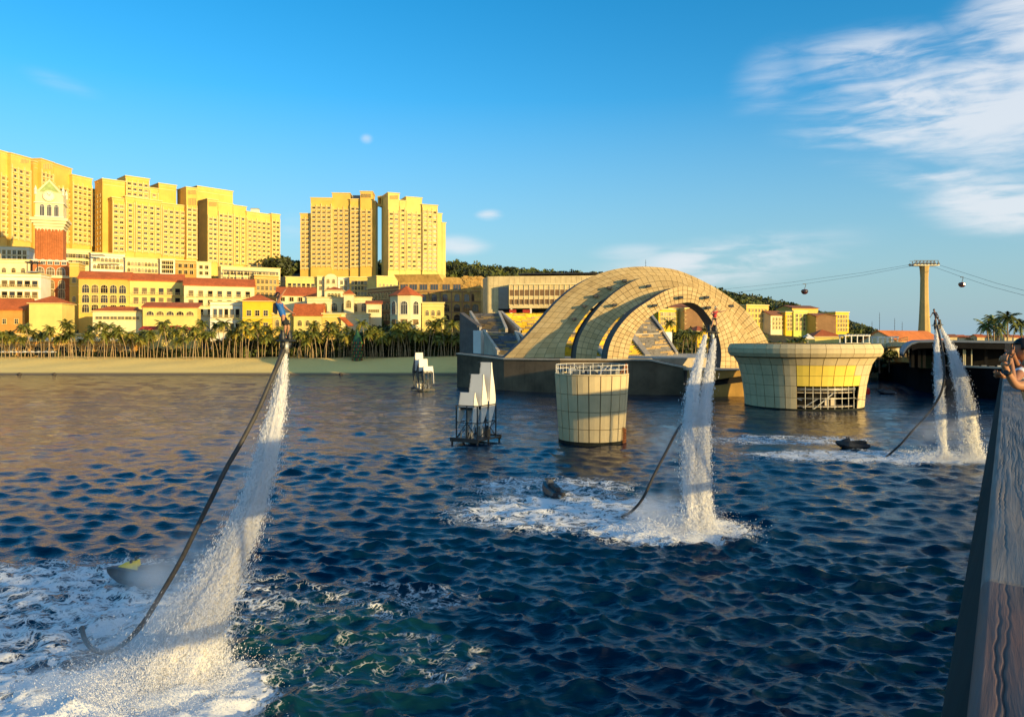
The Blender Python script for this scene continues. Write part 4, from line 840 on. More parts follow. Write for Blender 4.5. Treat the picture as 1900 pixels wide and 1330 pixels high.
def cylinder():
    cx, cy = X(1098, 81), 81; t = thing('concrete_pontoon', 'pale panelled concrete cylinder standing in the water', 'concrete cylinder', (cx, cy, 0))
    zs = [-.6, 1.6, 3.4, 5.2, 7.15]; rr = lambda z: 3.38 + .065 * max(z, 0)
    b = MB(); b.lathe([(3.3, -3)] + [(rr(z) - .03, z) for z in zs], 40); b.obj('core', JT, t)
    panels_on(t, [(rr(z), z) for z in zs], 20, a0=.13, mat=COa)
    b = MB(); b.lathe([(3.72, 7.16), (3.95, 7.16), (3.95, 7.3), (3.72, 7.3), (3.72, 7.16)], 40, cap=False); b.obj('top_kerb', COa, t)
    b = MB(); b.lathe([(3.40, -.5), (3.56, -.5), (3.585, .28), (3.40, .38)], 40, cap=False); b.obj('algae_band', pm('black_algae', (.02, .022, .015), .9, .3, 3), t)
    n = 22
    for i in range(n):
        a = 2 * math.pi * i / n; x, y = 3.83 * math.cos(a), 3.83 * math.sin(a); MB().bar((x, y, 7.25), (x, y, 8.25), .035).obj('rail_post', WP, t)
    for z in (7.75, 8.22): b = MB(); b.tube([(3.83 * math.cos(2 * math.pi * i / 40), 3.83 * math.sin(2 * math.pi * i / 40), z) for i in range(41)], [.035] * 41, 4, cap=False); b.obj('handrail', WP, t)
    b = MB()
    for k in range(12):                                       # machinery under the railing
        a = rnd.uniform(0, 6.28); r = rnd.uniform(.5, 2.9); s = rnd.uniform(.2, .5); b.box(r * math.cos(a) - s, r * math.cos(a) + s, r * math.sin(a) - s * .6, r * math.sin(a) + s * .6, 7.14, 7.3 + s * 1.1, k % 2)
    for k in range(5): a = rnd.uniform(0, 6.28); r = 1.8; b.bar((r * math.cos(a), r * math.sin(a), 7.15), (r * math.cos(a + .8), r * math.sin(a + .8), 8.1), .09, k % 2)
    o = b.obj('machinery', [GS, BLU], t); o['kind'] = 'stuff'
    b = MB(); b.bar((3.0, -1.9, 7.2), (3.5, -1.3, 8.35), .08); b.bar((3.6, -1.1, 7.2), (3.5, -1.3, 8.35), .08); b.bar((2.6, -2.4, 7.2), (3.5, -1.3, 8.35), .07); b.bar((3.5, -1.3, 8.35), (3.8, -.6, 7.4), .07); b.obj('gantry', RU, t)
    b = MB(); a = R(-35)
    for k in range(4): aa = a + k * .075; b.bar((3.72 * math.cos(aa), 3.72 * math.sin(aa), -.3), (3.72 * math.cos(aa), 3.72 * math.sin(aa), 1.75 - .1 * k), .06)
    for k in range(6): b.bar((3.74 * math.cos(a), 3.74 * math.sin(a), .1 + k * .28), (3.74 * math.cos(a + .22), 3.74 * math.sin(a + .22), .1 + k * .28), .045)
    b.obj('rusty_ladder', RU, t)
cylinder()
# ---------------------------------------------------------------- wide concrete bowl
def bowl():
    cy = 124.; cx = X(1490, cy); k = cy / F; az = math.atan2(cx, cy); t = thing('concrete_bowl', 'wide flaring concrete bowl with a dark scaffolded opening', 'concrete bowl', (cx, cy, 0))
    prof = [(102 * k, -.8), (102.4 * k, .0), (104 * k, 1.9), (106.5 * k, 3.7), (110 * k, 5.3), (115 * k, 6.9), (122.5 * k, 8.0)]
    rim = [(122.5 * k, 8.02), (129 * k, 8.15), (133 * k, 8.7), (133.5 * k, 9.4), (129 * k, 10.15)]
    ncol = 34; view = -math.pi / 2 - az                          # direction from the bowl to the camera
    def rel(c): a = (2 * math.pi * (c + .5) / ncol - view + math.pi) % (2 * math.pi) - math.pi; return math.degrees(a)
    hole = lambda r_, c: r_ in (0, 1, 2) and -9 < rel(c) < 56
    tarp = pm('bright_yellow_cladding', (.86, .64, .10), .6, .05, .5)
    sp = lambda r_, c: tarp if (r_ == 3 and -9 < rel(c) < 56) or (r_ == 4 and -1 < rel(c) < 52) else None
    nseg = ncol
    b = MB(); 
    for i in range(len(prof) - 1):
        for c in range(nseg):
            if hole(i, c): continue
            A, B = 2 * math.pi * c / nseg, 2 * math.pi * (c + 1) / nseg; (ra, za), (rb, zb) = prof[i], prof[i + 1]
            b.face([(ra * math.cos(A), ra * math.sin(A), za), (ra * math.cos(B), ra * math.sin(B), za), (rb * math.cos(B), rb * math.sin(B), zb), (rb * math.cos(A), rb * math.sin(A), zb)])
    b.lathe([(8.2 * 1, 8.0), (10.6, 8.0)], 34, cap=False); b.obj('core', JT, t)
    panels_on(t, prof, ncol, mat=COa, skip=hole, special=sp, proud=.09)
    panels_on(t, rim[0:], ncol, mat=COa, gap=.03, proud=.08)
    b = MB(); b.lathe([(r - .05, z) for r, z in rim] + [(8, 10.2), (8, 9.6)], 68); b.obj('rim_core', JT, t)
    b = MB(); b.lathe([(6.2, -1), (6.2, 5.2), (8.9, 5.25)], 34, cap=False); b.obj('inner_chamber', DK, t)
    for zf in (.45, 2.6): b = MB(); b.lathe([(6.2, zf), (8.5, zf), (8.5, zf + .14), (6.2, zf + .14)], 34, cap=False); b.obj('inner_floor', CO, t)
    # scaffold inside the opening
    def pt(deg, r, z): a = view + R(deg); return Vector((r * math.cos(a), r * math.sin(a), z))
    for d in (-8, 2, 9, 16, 23, 30, 38, 46, 54): MB().bar(pt(d, 9.05, -.6), pt(d, 9.05, 3.7), .055).obj('scaffold_pole', GS, t)
    for z in (1.85, 3.15, 3.35): 
        b = MB(); b.tube([pt(-9 + i * 6.5, 9.1, z) for i in range(11)], [.05] * 11, 4); b.obj('scaffold_rail', GS, t)
    for (d0, z0, d1, z1) in ((9, .1, 30, 2.7), (0, .4, 14, 1.8), (-8, 1.85, -1, 1.55)): MB().bar(pt(d0, 8.8, z0), pt(d1, 8.8, z1), .10).obj('scaffold_stair', GS, t)
    MB().bar(pt(50, 9, 1.85), pt(62, 10.2, 1.55), .07).obj('scaffold_rail', ME, t)
    for d0 in (26, 34): MB().hexa([pt(d0, 7.2, .6), pt(d0 + 5, 7.2, .6), pt(d0 + 5, 6.9, .6), pt(d0, 6.9, .6), pt(d0, 7.2, 1.8), pt(d0 + 5, 7.2, 1.8), pt(d0 + 5, 6.9, 1.8), pt(d0, 6.9, 1.8)]).obj('inner_box', CO, t)
    b = MB(); b.lathe([(102 * k + .0, -.5), (102 * k + .18, -.5), (102 * k + .2, .18), (102 * k, .25)], 68, cap=False)
    b.obj('algae_band', pm('black_algae', (.02, .022, .015)), t)
bowl()
# small things on the bowl rim: planted palms stand behind it

# ---------------------------------------------------------------- white shell sculptures on steel frames
def sculpture(label, cx, cy, rz, hs, W=1.85, mirror=False, dark=False):
    t = thing('shell_sculpture', label, 'sculpture', (cx, cy, 0), rz)
    sx = -1 if mirror else 1
    # fins: front plane faces local -y; each one further back is taller and shifted to +x
    for k, (zt, zb, off, yy) in enumerate(hs):
        x0 = off * sx; n = 12; b = MB(); fr, bk = [], []
        for i in range(n + 1):
            f = i / n; z = zt + (zb - zt) * f
            yf = yy - .10 * math.sin(math.pi * f) - .42 * f ** 1.5; th = .14 + 1.5 * math.sin(math.pi * min(1, f * 1.0)) ** 1.2 * (.25 + .75 * f) * (1 - f ** 4)
            if i == n: th = .03
            fr.append((yf, z)); bk.append((yf + th + .55 * max(0, f - .45) * (1 - f) * 4, z))
        for xl, xe in ((x0 - W / 2, x0 + W / 2),):
            for i in range(n):
                xs = xl + .085 * max(0, fr[i][1] - 3.7) + (.10 * k)
                a, c = fr[i], fr[i + 1]; d, e = bk[i], bk[i + 1]; cut = zb + (zt - zb) * (.30 if k == 0 else .02)
                full = c[1] > zs_cut(k, hs)
                if full: b.face([(xs, a[0], a[1]), (xe, a[0], a[1]), (xe, c[0], c[1]), (xs, c[0], c[1])][::-1], 0); b.face([(xs, d[0], d[1]), (xe, d[0], d[1]), (xe, e[0], e[1]), (xs, e[0], e[1])], 1)
                for xx, w in ((xe, -.10), (xs, .10)):
                    b.hexa([(min(xx, xx + w), c[0], c[1]), (max(xx, xx + w), c[0], c[1]), (max(xx, xx + w), e[0], e[1]), (min(xx, xx + w), e[0], e[1]), (min(xx, xx + w), a[0], a[1]), (max(xx, xx + w), a[0], a[1]), (max(xx, xx + w), d[0], d[1]), (min(xx, xx + w), d[0], d[1])], 1 if (dark and xx == xs and d[0] - a[0] > .3) else 0)
            b.face([(xs, fr[0][0], zt), (xe, fr[0][0], zt), (xe, bk[0][0], zt), (xs, bk[0][0], zt)], 0)
        b.obj('sail_panel', [WP, ME], t)
        MB().box(x0 - W / 2 + .15, x0 + W / 2 - .15, yy + .1, yy + .5, zs_cut(k, hs) - .3, zs_cut(k, hs) + .2).obj('cross_beam', ME, t)
    # frame
    xs = [hs[0][2] * sx - W / 2, hs[-1][2] * sx + W / 2]; ya, yb = hs[0][3] - .9, hs[-1][3] + 1.2
    b = MB(); b.box(min(xs) - .4, max(xs) + .4, ya - .1, yb + .1, .35, .5); b.box(min(xs) - .45, max(xs) + .45, ya - .15, ya + .0, .2, .62); b.box(min(xs) - .45, max(xs) + .45, yb, yb + .15, .2, .62); b.obj('base_platform', ME, t)
    for xx in (min(xs) - .25, max(xs) + .25):
        for yy in (ya, (ya + yb) / 2, yb): MB().bar((xx, yy, -1.5), (xx, yy, .5), .11).obj('base_leg', ME, t)
    top = zs_cut(0, hs) + .2
    for xx in (min(xs), (min(xs) + max(xs)) / 2, max(xs)):
        for yy in (ya + .4, yb - .3): MB().bar((xx, yy, .5), (xx, yy, top), .075).obj('frame_post', ME, t)
    b = MB()
    for yy in (ya + .4, yb - .3):
        b.bar((min(xs), yy, top * .55), (max(xs), yy, top * .55), .06); b.bar((min(xs), yy, top), (max(xs), yy, top), .07); b.bar((min(xs), yy, .5), ((min(xs) + max(xs)) / 2, yy, top * .55), .05); b.bar((max(xs), yy, .5), ((min(xs) + max(xs)) / 2, yy, top * .55), .05)
    for xx in xs: b.bar((xx, ya + .4, top), (xx, yb - .3, top), .06); b.bar((xx, ya + .4, top * .55), (xx, yb - .3, top * .55), .05); b.bar((xx, ya + .4, .5), (xx, yb - .3, top * .55), .05)
    b.obj('frame_braces', ME, t)
    r3 = random.Random(5)
    for k in range(7):
        x, y = r3.uniform(min(xs) + .2, max(xs) - .2), r3.uniform(ya + .6, yb - .5); s = r3.uniform(.12, .28); MB().lathe([(s, .5), (s, .5 + s * 4), (s * .5, .5 + s * 4.6)], 10, 0, (x, y)).obj('pump', ME if k % 2 else GS, t)
    for k in range(4):
        x, y = r3.uniform(min(xs) + .2, max(xs) - .2), ya + .5; MB().tube([(x, y, 1.6), (x + .15, y - .1, 1.1), (x - .1, y, .55)], [.06] * 3, 6).obj('pipe', GS, t)
def zs_cut(k, hs): return (hs[k][1] + (hs[k][0] - hs[k][1]) * .0) + (hs[0][0] - hs[0][1]) * .0 + {0: CUT[0], 1: CUT[1], 2: CUT[2]}.get(k, CUT[0]) - hs[k][1]
CUT = (3.75, 3.75, 3.75)
sculpture('near white sculpture of three stepped sail panels on a black steel frame', X(870, 79.5), 79.5, R(-31), [(5.3, 1.6, -.25, 0), (7.2, 1.5, .1, 1.1), (8.45, 1.4, .4, 2.2)], W=2.0)
CUT = (4.0, 4.0, 4.0)
sculpture('far white sculpture with dark curved undersides turned away from the near one', X(791, 157), 157, R(34), [(5.2, 1.6, .4, 0), (6.7, 1.5, .0, 1.7), (8.0, 1.4, -.2, 3.4)], W=2.4, dark=True)

# ---------------------------------------------------------------- dark pavilion on the right, quay deck, pergolas
def pavilion():
    Y = 146.; o0 = Vector((X(1700, Y), Y, 0)); t = thing('harbour_pavilion', 'long dark waterfront pavilion with a thin silver roof', 'pavilion', o0); u = Vector((.90, -.43, 0)).normalized(); n = Vector((-u.y, u.x, 0))
    def lx(px, d=0.): k = (px - CX) / F; a = o0 + n * d; return (k * a.y - a.x) / (u.x - k * u.y)
    Wd = lx(1990)
    def bx(x0, x1, y0, y1, z0, z1, name, mat, par=None):
        q = [u * x + n * y for x, y in ((x0, y0), (x1, y0), (x1, y1), (x0, y1))]; MB().hexa([p + Vector((0, 0, z0)) for p in q] + [p + Vector((0, 0, z1)) for p in q]).obj(name, mat, par or t)
    roof = pm('silver_roof', (.20, .23, .26), .6, .1, .5); prof = [(lx(1676, -3), 8.3), (lx(1683, -3), 9.5), (lx(1692, -3), 10.25), (lx(1704, -3), 10.62), (lx(1740, -3), 10.75), (Wd, 10.4)]
    b = MB()
    for (a, c) in zip(prof, prof[1:]):
        q = [u * a[0] + n * -3 + Vector((0, 0, a[1])), u * c[0] + n * -3 + Vector((0, 0, c[1])), u * c[0] + n * 22 + Vector((0, 0, c[1])), u * (a[0]) + n * 22 + Vector((0, 0, a[1]))]
        b.hexa([p - Vector((0, 0, .42)) for p in q] + q)
    b.obj('roof', roof, t)
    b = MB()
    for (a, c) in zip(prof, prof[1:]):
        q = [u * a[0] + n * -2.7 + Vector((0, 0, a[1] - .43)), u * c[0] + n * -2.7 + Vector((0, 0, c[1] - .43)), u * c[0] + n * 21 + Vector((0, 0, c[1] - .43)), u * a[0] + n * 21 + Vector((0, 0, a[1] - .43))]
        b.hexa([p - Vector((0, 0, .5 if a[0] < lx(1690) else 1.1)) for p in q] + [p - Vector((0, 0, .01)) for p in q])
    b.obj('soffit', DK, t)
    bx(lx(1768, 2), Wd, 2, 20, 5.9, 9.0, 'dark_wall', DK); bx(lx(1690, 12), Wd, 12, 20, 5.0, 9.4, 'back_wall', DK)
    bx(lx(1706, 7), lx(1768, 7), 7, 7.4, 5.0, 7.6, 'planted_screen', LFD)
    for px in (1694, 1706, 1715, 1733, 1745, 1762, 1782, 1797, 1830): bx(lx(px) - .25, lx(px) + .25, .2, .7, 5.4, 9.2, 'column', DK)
    for px in (1788, 1791, 1803): bx(lx(px, -.6) - .1, lx(px, -.6) + .1, -.6, -.4, 5.6, 9, 'light_post', CR)
    for i in range(7): bx(lx(1806) + i * 1.25, lx(1806) + i * 1.25 + .8, -.9, -.2, 5.6, 5.9 + .12 * (i % 2), 'bench', WP if i % 3 == 0 else GS)
    t2 = thing('quay', 'black quay wall running along the waterfront at the right', 'quay wall', (X(1700, 160), 160, 0)); L2 = Vector((X(1700, 160), 160, 0)); qm = pm('black_quay_wall', (.006, .007, .009), .95, .3, .4, spec=.02)
    w = [(1560, 684, 262), (1600, 683, 238), (1640, 677, 205), (1680, 673, 183), (1705, 674, 160), (1760, 680, 144), (1860, 684, 135), (1990, 690, 126)]
    b = MB(); k = MB()
    for i, (p, q) in enumerate(zip(w, w[1:])):
        a, c = P(*p) - L2, P(*q) - L2; bk = Vector((14, 30, 0)); lo = lambda v, z: Vector((v.x, v.y, z)); b.hexa([lo(a, -2), lo(c, -2), lo(c, -2) + bk, lo(a, -2) + bk, a, c, c + bk, a + bk])
        if i >= 4: f = Vector((-.2, -.5, 0)); h = Vector((0, 0, .32)); k.hexa([a + f, c + f, c - f, a - f, a + f + h, c + f + h, c - f + h, a - f + h])
    b.obj('quay_wall', qm, t2); k.obj('deck_edge', CO, t2)
    t3 = thing('quay_deck', 'orange edged terrace deck with tan railings between bowl and pavilion', 'deck', P(1600, 683, 236)); L3 = P(1600, 683, 236); tp_ = pm('tan_paint', (.62, .40, .13), .7, .1, 2)
    a = [P(p[0], p[1], p[2] - 1.2) for p in w[:5]]; b = MB()
    for p, q in zip(a, a[1:]): h = Vector((0, 0, 1.15)); bk = Vector((1, 8, 0)); b.hexa([p - L3, q - L3, q + bk - L3, p + bk - L3, p + h - L3, q + h - L3, q + bk + h - L3, p + bk + h - L3])
    b.obj('deck_fascia', HO, t3)
    for lev in range(2):
        for i in range(26):
            f = i / 25 * 3.999; j = int(f); p = a[j].lerp(a[j + 1], f - j) + Vector((lev * .8, lev * 6, 1.15 + lev * 3.3)) - L3; MB().bar(p, p + Vector((0, 0, 1.1)), .07).obj('rail_post', tp_, t3)
        for h in (1.1, .55): b = MB(); b.tube([p + Vector((lev * .8, lev * 6, 1.15 + h + lev * 3.3)) - L3 for p in a], [.07] * 5, 4); b.obj('handrail', tp_, t3)
    b = MB()
    for p, q in zip(a, a[1:]): s = Vector((.8, 6, 3.4)); z = Vector((0, 0, 1.0)); bk = Vector((1, 9, 0)); b.hexa([p + s - L3, q + s - L3, q + s + bk - L3, p + s + bk - L3, p + s + z - L3, q + s + z - L3, q + s + bk + z - L3, p + s + bk + z - L3])
    b.obj('upper_terrace', BS, t3)
    for i in range(9): f = i / 8 * 3.999; j = int(f); p = a[j].lerp(a[j + 1], f - j) + Vector((.8, 6.2, 1.1)) - L3; MB().bar(p, p + Vector((0, 0, 3.3)), .22).obj('column', BS, t3)
    t4 = Bld('harbour_slope', 'tan terraced retaining wall rising behind the quay deck', 'retaining wall', (1560, 232), (1700, 196), 672); t4.block(0, t4.W, 0, 10, -6, t4.z(1640, 641), BS); t4.grid(1, t4.W - 1, .5, t4.z(1640, 645), 8, 1, 'arch', 2, 2.6, TR, tones='od')
pavilion()
def pergola(label, p0, p1, Y, top, bot):
    B_ = Bld('pergola', label, 'pergola', (p0, Y), (p1, Y), bot); h = B_.z(p0, top); w = B_.W
    for i in range(5):
        for yy in (0, 3): B_.block(w * i / 4 - .09, w * i / 4 + .09, yy, yy + .18, -2, h, WP, 'post')
    for yy in (0, 3): B_.block(-.3, w + .3, yy, yy + .2, h, h + .25, WP, 'beam')
    for i in range(9): B_.block(w * i / 8 - .06, w * i / 8 + .06, -.4, 3.6, h + .25, h + .4, WP, 'rafter')
    B_.block(-.2, w + .2, -.3, 3.6, -3, .5, CR, 'planter')
pergola('white pergola behind the right rim of the concrete bowl', 1569, 1613, 175, 623.5, 640)
pergola('white pergola in front of the orange roofed house', 1630, 1666, 185, 627, 640)
B_ = Bld('parasol', 'white tent canopy among palms behind the bowl', 'canopy', (1494, 200), (1512, 200), 625); B_.hip(0, B_.W, 0, 3, -.4, .9, WP, 0); B_.block(B_.W / 2 - .08, B_.W / 2 + .08, 1.4, 1.6, -3, 0, GS, 'pole')

# ---------------------------------------------------------------- cable car
def cable():
    Y = 285.; c = P(1715, 640, Y); zt = Z(494, Y) - c.z + .001; t = thing('cable_car_pylon', 'tall tapering concrete cable car pylon with a steel head', 'cable car pylon', c)
    k = Y / F; b = MB(); oc = lambda r, z: [(r * math.cos(math.pi / 8 + i * math.pi / 4), r * math.sin(math.pi / 8 + i * math.pi / 4), z) for i in range(8)]
    lv = [(11.6 * k, -6), (11 * k, 3), (9 * k, zt * .33), (7.3 * k, zt * .6), (6.8 * k, zt * .85), (7.6 * k, zt * .95), (8.6 * k, zt)]
    for (ra, za), (rb, zb) in zip(lv, lv[1:]):
        A, B2 = oc(ra, za), oc(rb, zb)
        for i in range(8): b.face([A[i], A[(i + 1) % 8], B2[(i + 1) % 8], B2[i]])
    b.face(oc(lv[-1][0], zt)); b.obj('shaft', pm('ochre_concrete', (.56, .38, .14), .85, .08, .3, streak=.3), t)
    h = (HEAD := 13 / F * Y)
    for zz in (zt + .1, ): MB().box(-24 * k, 24 * k, -1.6, 1.6, zz, zz + .3).obj('walkway', GS, t)
    b = MB()
    for i in range(7):
        x = (-20 + i * 6.6) * k
        for yy in (-1.5, 1.5): b.bar((x, yy, zt + .4), (x + 2 * k, yy, zt + 1.9), .09); b.bar((x + 4 * k, yy, zt + .4), (x + 2 * k, yy, zt + 1.9), .09)
    for yy in (-1.5, 1.5): b.bar((-23 * k, yy, zt + 2.0), (22 * k, yy, zt + 2.0), .12); b.bar((-26 * k, yy, zt + .5), (25 * k, yy, zt + .5), .12)
    b.obj('head_truss', ME, t)
    for i in range(8):
        for yy in (-1.9, 1.9): MB().tube([((-22 + i * 6.2) * k, yy - .1, zt + .75), ((-22 + i * 6.2) * k, yy + .1, zt + .75)], [.4, .4], 10).obj('cable_wheel', ME, t)
    # cables
    for j, (yy, pl, pr) in enumerate(((-1.9, [(1690, 494, Y), (1600, 511, 300), (1493, 527, 330), (1380, 541, 380), (1250, 549, 450), (1130, 548, 560)], [(1735, 496, Y), (1785, 514, 262), (1840, 532, 240), (1900, 548, 220), (1990, 570, 195)]),
                                      (1.9, [(1690, 491, Y + 4), (1600, 506, 306), (1466, 524, 345), (1350, 536, 400), (1250, 543, 460), (1130, 541, 570)], [(1740, 491, Y + 4), (1800, 510, 262), (1850, 526, 242), (1900, 539, 225), (1990, 560, 200)]))):
        pts = [P(*q) for q in reversed(pl)] + [P(*q) for q in pr]; b = MB(); b.tube(pts, [.055] * len(pts), 4); o = b.obj('suspension_cable', ME); tag(o, ['near grey cable carrying both gondolas', 'far grey cable running behind the gondola line'][j], 'cable')
    cm_ = pm('dark_red_cabin', (.10, .025, .03), .35, .2, 2)
    for (px, py, Yg, lab) in ((1493, 527, 330, 'dark red cable car cabin hanging left of the pylon'), (1785, 514, 262, 'dark red cable car cabin hanging right of the pylon')):
        p = P(px, py, Yg); s = Yg / 330 * 1.0 if px < 1600 else 1.0; t = thing('gondola', lab, 'cable car cabin', p, R(20)); s = 19 / F * Yg / 4.6
        b = MB(); pr = [(.55, -4.6), (1.15, -4.2), (1.55, -3.4), (1.5, -2.9), (1.1, -2.5), (.3, -2.35)]; b.lathe([(r * s, z * s) for r, z in pr], 16); b.obj('cabin', cm_, t, smooth=True)
        b = MB(); b.lathe([(1.565 * s, -3.55 * s), (1.53 * s, -2.95 * s)], 16, cap=False); b.obj('window_band', GL, t)
        b = MB(); b.tube([(0, 0, -2.35 * s), (.15 * s, 0, -1.6 * s), (.6 * s, 0, -.9 * s), (.55 * s, 0, -.1)], [.13 * s] * 4, 6); b.obj('hanger_arm', ME, t)
        b = MB(); b.box(-.9 * s, .7 * s, -.15, .15, -.2 * s, .1 * s); b.obj('cable_grip', ME, t)
    for (px, py, Yg, s) in ((1466, 524, 345, .3), (1866, 541, 232, .3), (1889, 543, 222, .3)): pass
cable()
# masts on the hill
for (px, top, Y, lab) in ((1632, 580, 430, 'thin mast left of the pylon, tallest'), (1618, 596, 430, 'short stubby mast on the wooded hill'), (1660, 590, 420, 'thin mast nearest the pylon'), (1674, 597, 420, 'short mast above the orange roof'), (1425, 558, 420, 'thin mast behind the hill houses'), (1198, 482, 380, 'thin mast rising behind the top of the arches')):
    p = P(px, top, Y); b = MB(); b.tube([(0, 0, -14), (0, 0, 0)], [.16, .08], 5); 
    for k in range(3): b.box(-.5, .5, -.04, .04, -1.5 - k * 1.6, -1.42 - k * 1.6)
    o = b.obj('mast', ME, loc=p); tag(o, lab, 'mast')
# ---------------------------------------------------------------- vegetation
def frond(b, base, az, L, droop, up, nl, wid, rr, m=0, twist=0.):
    """one pinnate palm leaf: a bent midrib with pairs of leaflets"""
    d = Vector((math.cos(az), math.sin(az), 0)); n = Vector((-d.y, d.x, 0)); pts = []
    for i in range(nl + 1):
        f = i / nl; pts.append(base + d * (L * (f - .12 * f * f)) + Vector((0, 0, up * L * f - droop * L * f * f)))
    for i in range(nl):
        p, q = pts[i], pts[i + 1]; f = (i + .6) / nl; w = wid * L * math.sin(math.pi * min(.97, f * .8 + .18)) * (.8 + .4 * rr.random()); t = (q - p).normalized()
        for s in (-1, 1):
            tip = (p + q) / 2 + n * s * w + t * w * .55 + Vector((0, 0, -w * (.35 + .45 * rr.random())))
            b.face([p - n * .015, q + n * .0, tip, ] if s > 0 else [q, p, tip], m)
            mid = p.lerp(q, .5); tip2 = mid + n * s * w * .92 + t * w * .85 + Vector((0, 0, -w * (.3 + .5 * rr.random()))); b.face([mid, q + t * .05, tip2] if s > 0 else [q + t * .05, mid, tip2], m)
    b.tube([pts[0], pts[nl // 2], pts[-1]], [.035 * L / 2.5, .025 * L / 2.5, .006], 3, m)
def palm_proto(h, bend, seed, L=2.5, nf=20, nl=7, separate=False, rad=.125, name='palm_tree'):
    rr = random.Random(seed); t = thing(name, 'x', 'palm tree'); ba = rr.uniform(0, 6.28); pts = []
    for i in range(8):
        f = i / 7; k = bend * f * f; pts.append(Vector((math.cos(ba) * k, math.sin(ba) * k, h * f)))
    b = MB(); b.tube([pts[0] - Vector((0, 0, 1.2))] + pts, [rad * 1.5] + [rad * (1.35 - .6 * i / 7) for i in range(8)], 7); b.obj('trunk', TRK, t, smooth=True)
    top = pts[-1]; b = MB()
    for i in range(nf):
        f = i / nf; az = i * 2.39996 + rr.uniform(-.25, .25); lay = f
        up = 1.0 - 1.25 * lay + rr.uniform(-.1, .1); droop = .55 + .35 * lay; l = L * rr.uniform(.82, 1.12)
        if separate:
            b = MB(); frond(b, top - Vector((0, 0, .1)), az, l, droop, up, nl, .26, rr); b.obj('frond', FR, t)
        else: frond(b, top - Vector((0, 0, .1)), az, l, droop, up, nl, .28, rr, 1 if lay > .72 and rr.random() < .7 else 0)
    if not separate: b.obj('crown', [FR, FR2], t)
    else:
        b = MB()
        for k in range(5): a = k * 1.256; b.lathe([(.02, top.z - .55), (.13, top.z - .45), (.13, top.z - .3), (.02, top.z - .2)], 6, 0, (top.x + .2 * math.cos(a), top.y + .2 * math.sin(a)))
        b.obj('coconut_cluster', FR2, t)
    return t
protos = [palm_proto(h, bd, 11 + i, L) for i, (h, bd, L) in enumerate(((11.5, 1.6, 3.0), (9.5, 1.0, 2.8), (12.5, 2.4, 3.0), (8.0, .6, 3.1), (10.5, 2.8, 2.8), (9.0, 1.9, 3.2)))]
remember(*protos); used = set()
def put_palm(px, Y, k, s, rz, label, group, base=None):
    p = protos[k % len(protos)]
    o = p if k % len(protos) not in used else copy_tree(p); used.add(k % len(protos))
    x = X(px, Y); z = float(ground(np.array([x]), np.array([float(Y)]))[0]) if base is None else base
    o.location = (x, Y, z - .2); o.rotation_euler = (0, 0, rz); o.scale = (s, s, s); o['label'] = label; o['group'] = group; return o
rp = random.Random(21)
zones = [(-30, 250, 46, 'slender palm on the sand before the orange arcade', 'palms in front of the beach arcade'),
         (250, 400, 27, 'slender palm on the beach below the long red roofed row', 'palms below the long red roofed row'),
         (400, 530, 25, 'palm on the beach left of the flyer in blue', 'palms left of the blue flyer'),
         (535, 655, 26, 'palm between the flyer in blue and the green bottle tower', 'palms between flyer and bottle tower'),
         (668, 760, 24, 'bushy palm on the beach right of the green bottle tower', 'palms right of the bottle tower'),
         (760, 885, 30, 'bushy palm in the dense grove beside the basin wall', 'palms in the grove by the basin wall')]
for (a, b_, n, lab, grp) in zones:
    for i in range(n):
        px = a + (b_ - a) * (i + rp.uniform(.1, .9)) / n; Y = rp.choice((254.5, 256, 257, 259, 261, 263, 266)) + rp.uniform(-.6, .6)
        s = rp.uniform(.72, 1.0) if px < 400 else rp.uniform(.75, 1.02); s *= 1.04 if px > 700 else 1
        if px > 850: Y += 4
        k_ = rp.randrange(6); nth = 'leftmost' if i == 0 else 'rightmost' if i == n - 1 else '%d%s from the left,' % (i + 1, {1: 'st', 2: 'nd', 3: 'rd'}.get((i + 1) % 10 if (i + 1) not in (11, 12, 13) else 0, 'th'))
        put_palm(px, Y, k_, s, rp.uniform(0, 6.28), nth + ' ' + lab, grp)
ORD = ['first', 'second', 'third', 'fourth', 'fifth', 'sixth', 'seventh', 'eighth', 'ninth', 'tenth', 'eleventh', 'twelfth']
for i, px in enumerate((1228, 1240, 1246, 1252, 1266, 1278, 1284, 1290, 1300, 1312)):
    put_palm(px, 236 + (i * 7) % 12, i, rp.uniform(.62, .85), i * 1.3, ORD[i] + ' palm from the left in the grove seen through the round arch', 'palms seen through the arch', base=4.0 + (i % 3))
for i, (px, s) in enumerate(((1415, .7), (1424, .8), (1437, .92), (1444, .7), (1450, .78), (1462, .72), (1474, .9), (1486, .75), (1500, .7), (1535, .62), (1580, .5), (1625, .6))):
    put_palm(px, 190 + (i * 5) % 16, i + 1, s * .75, i * 1.7, ORD[i] + ' palm from the left in the garden behind the concrete bowl', 'palms behind the concrete bowl', base=4.2)
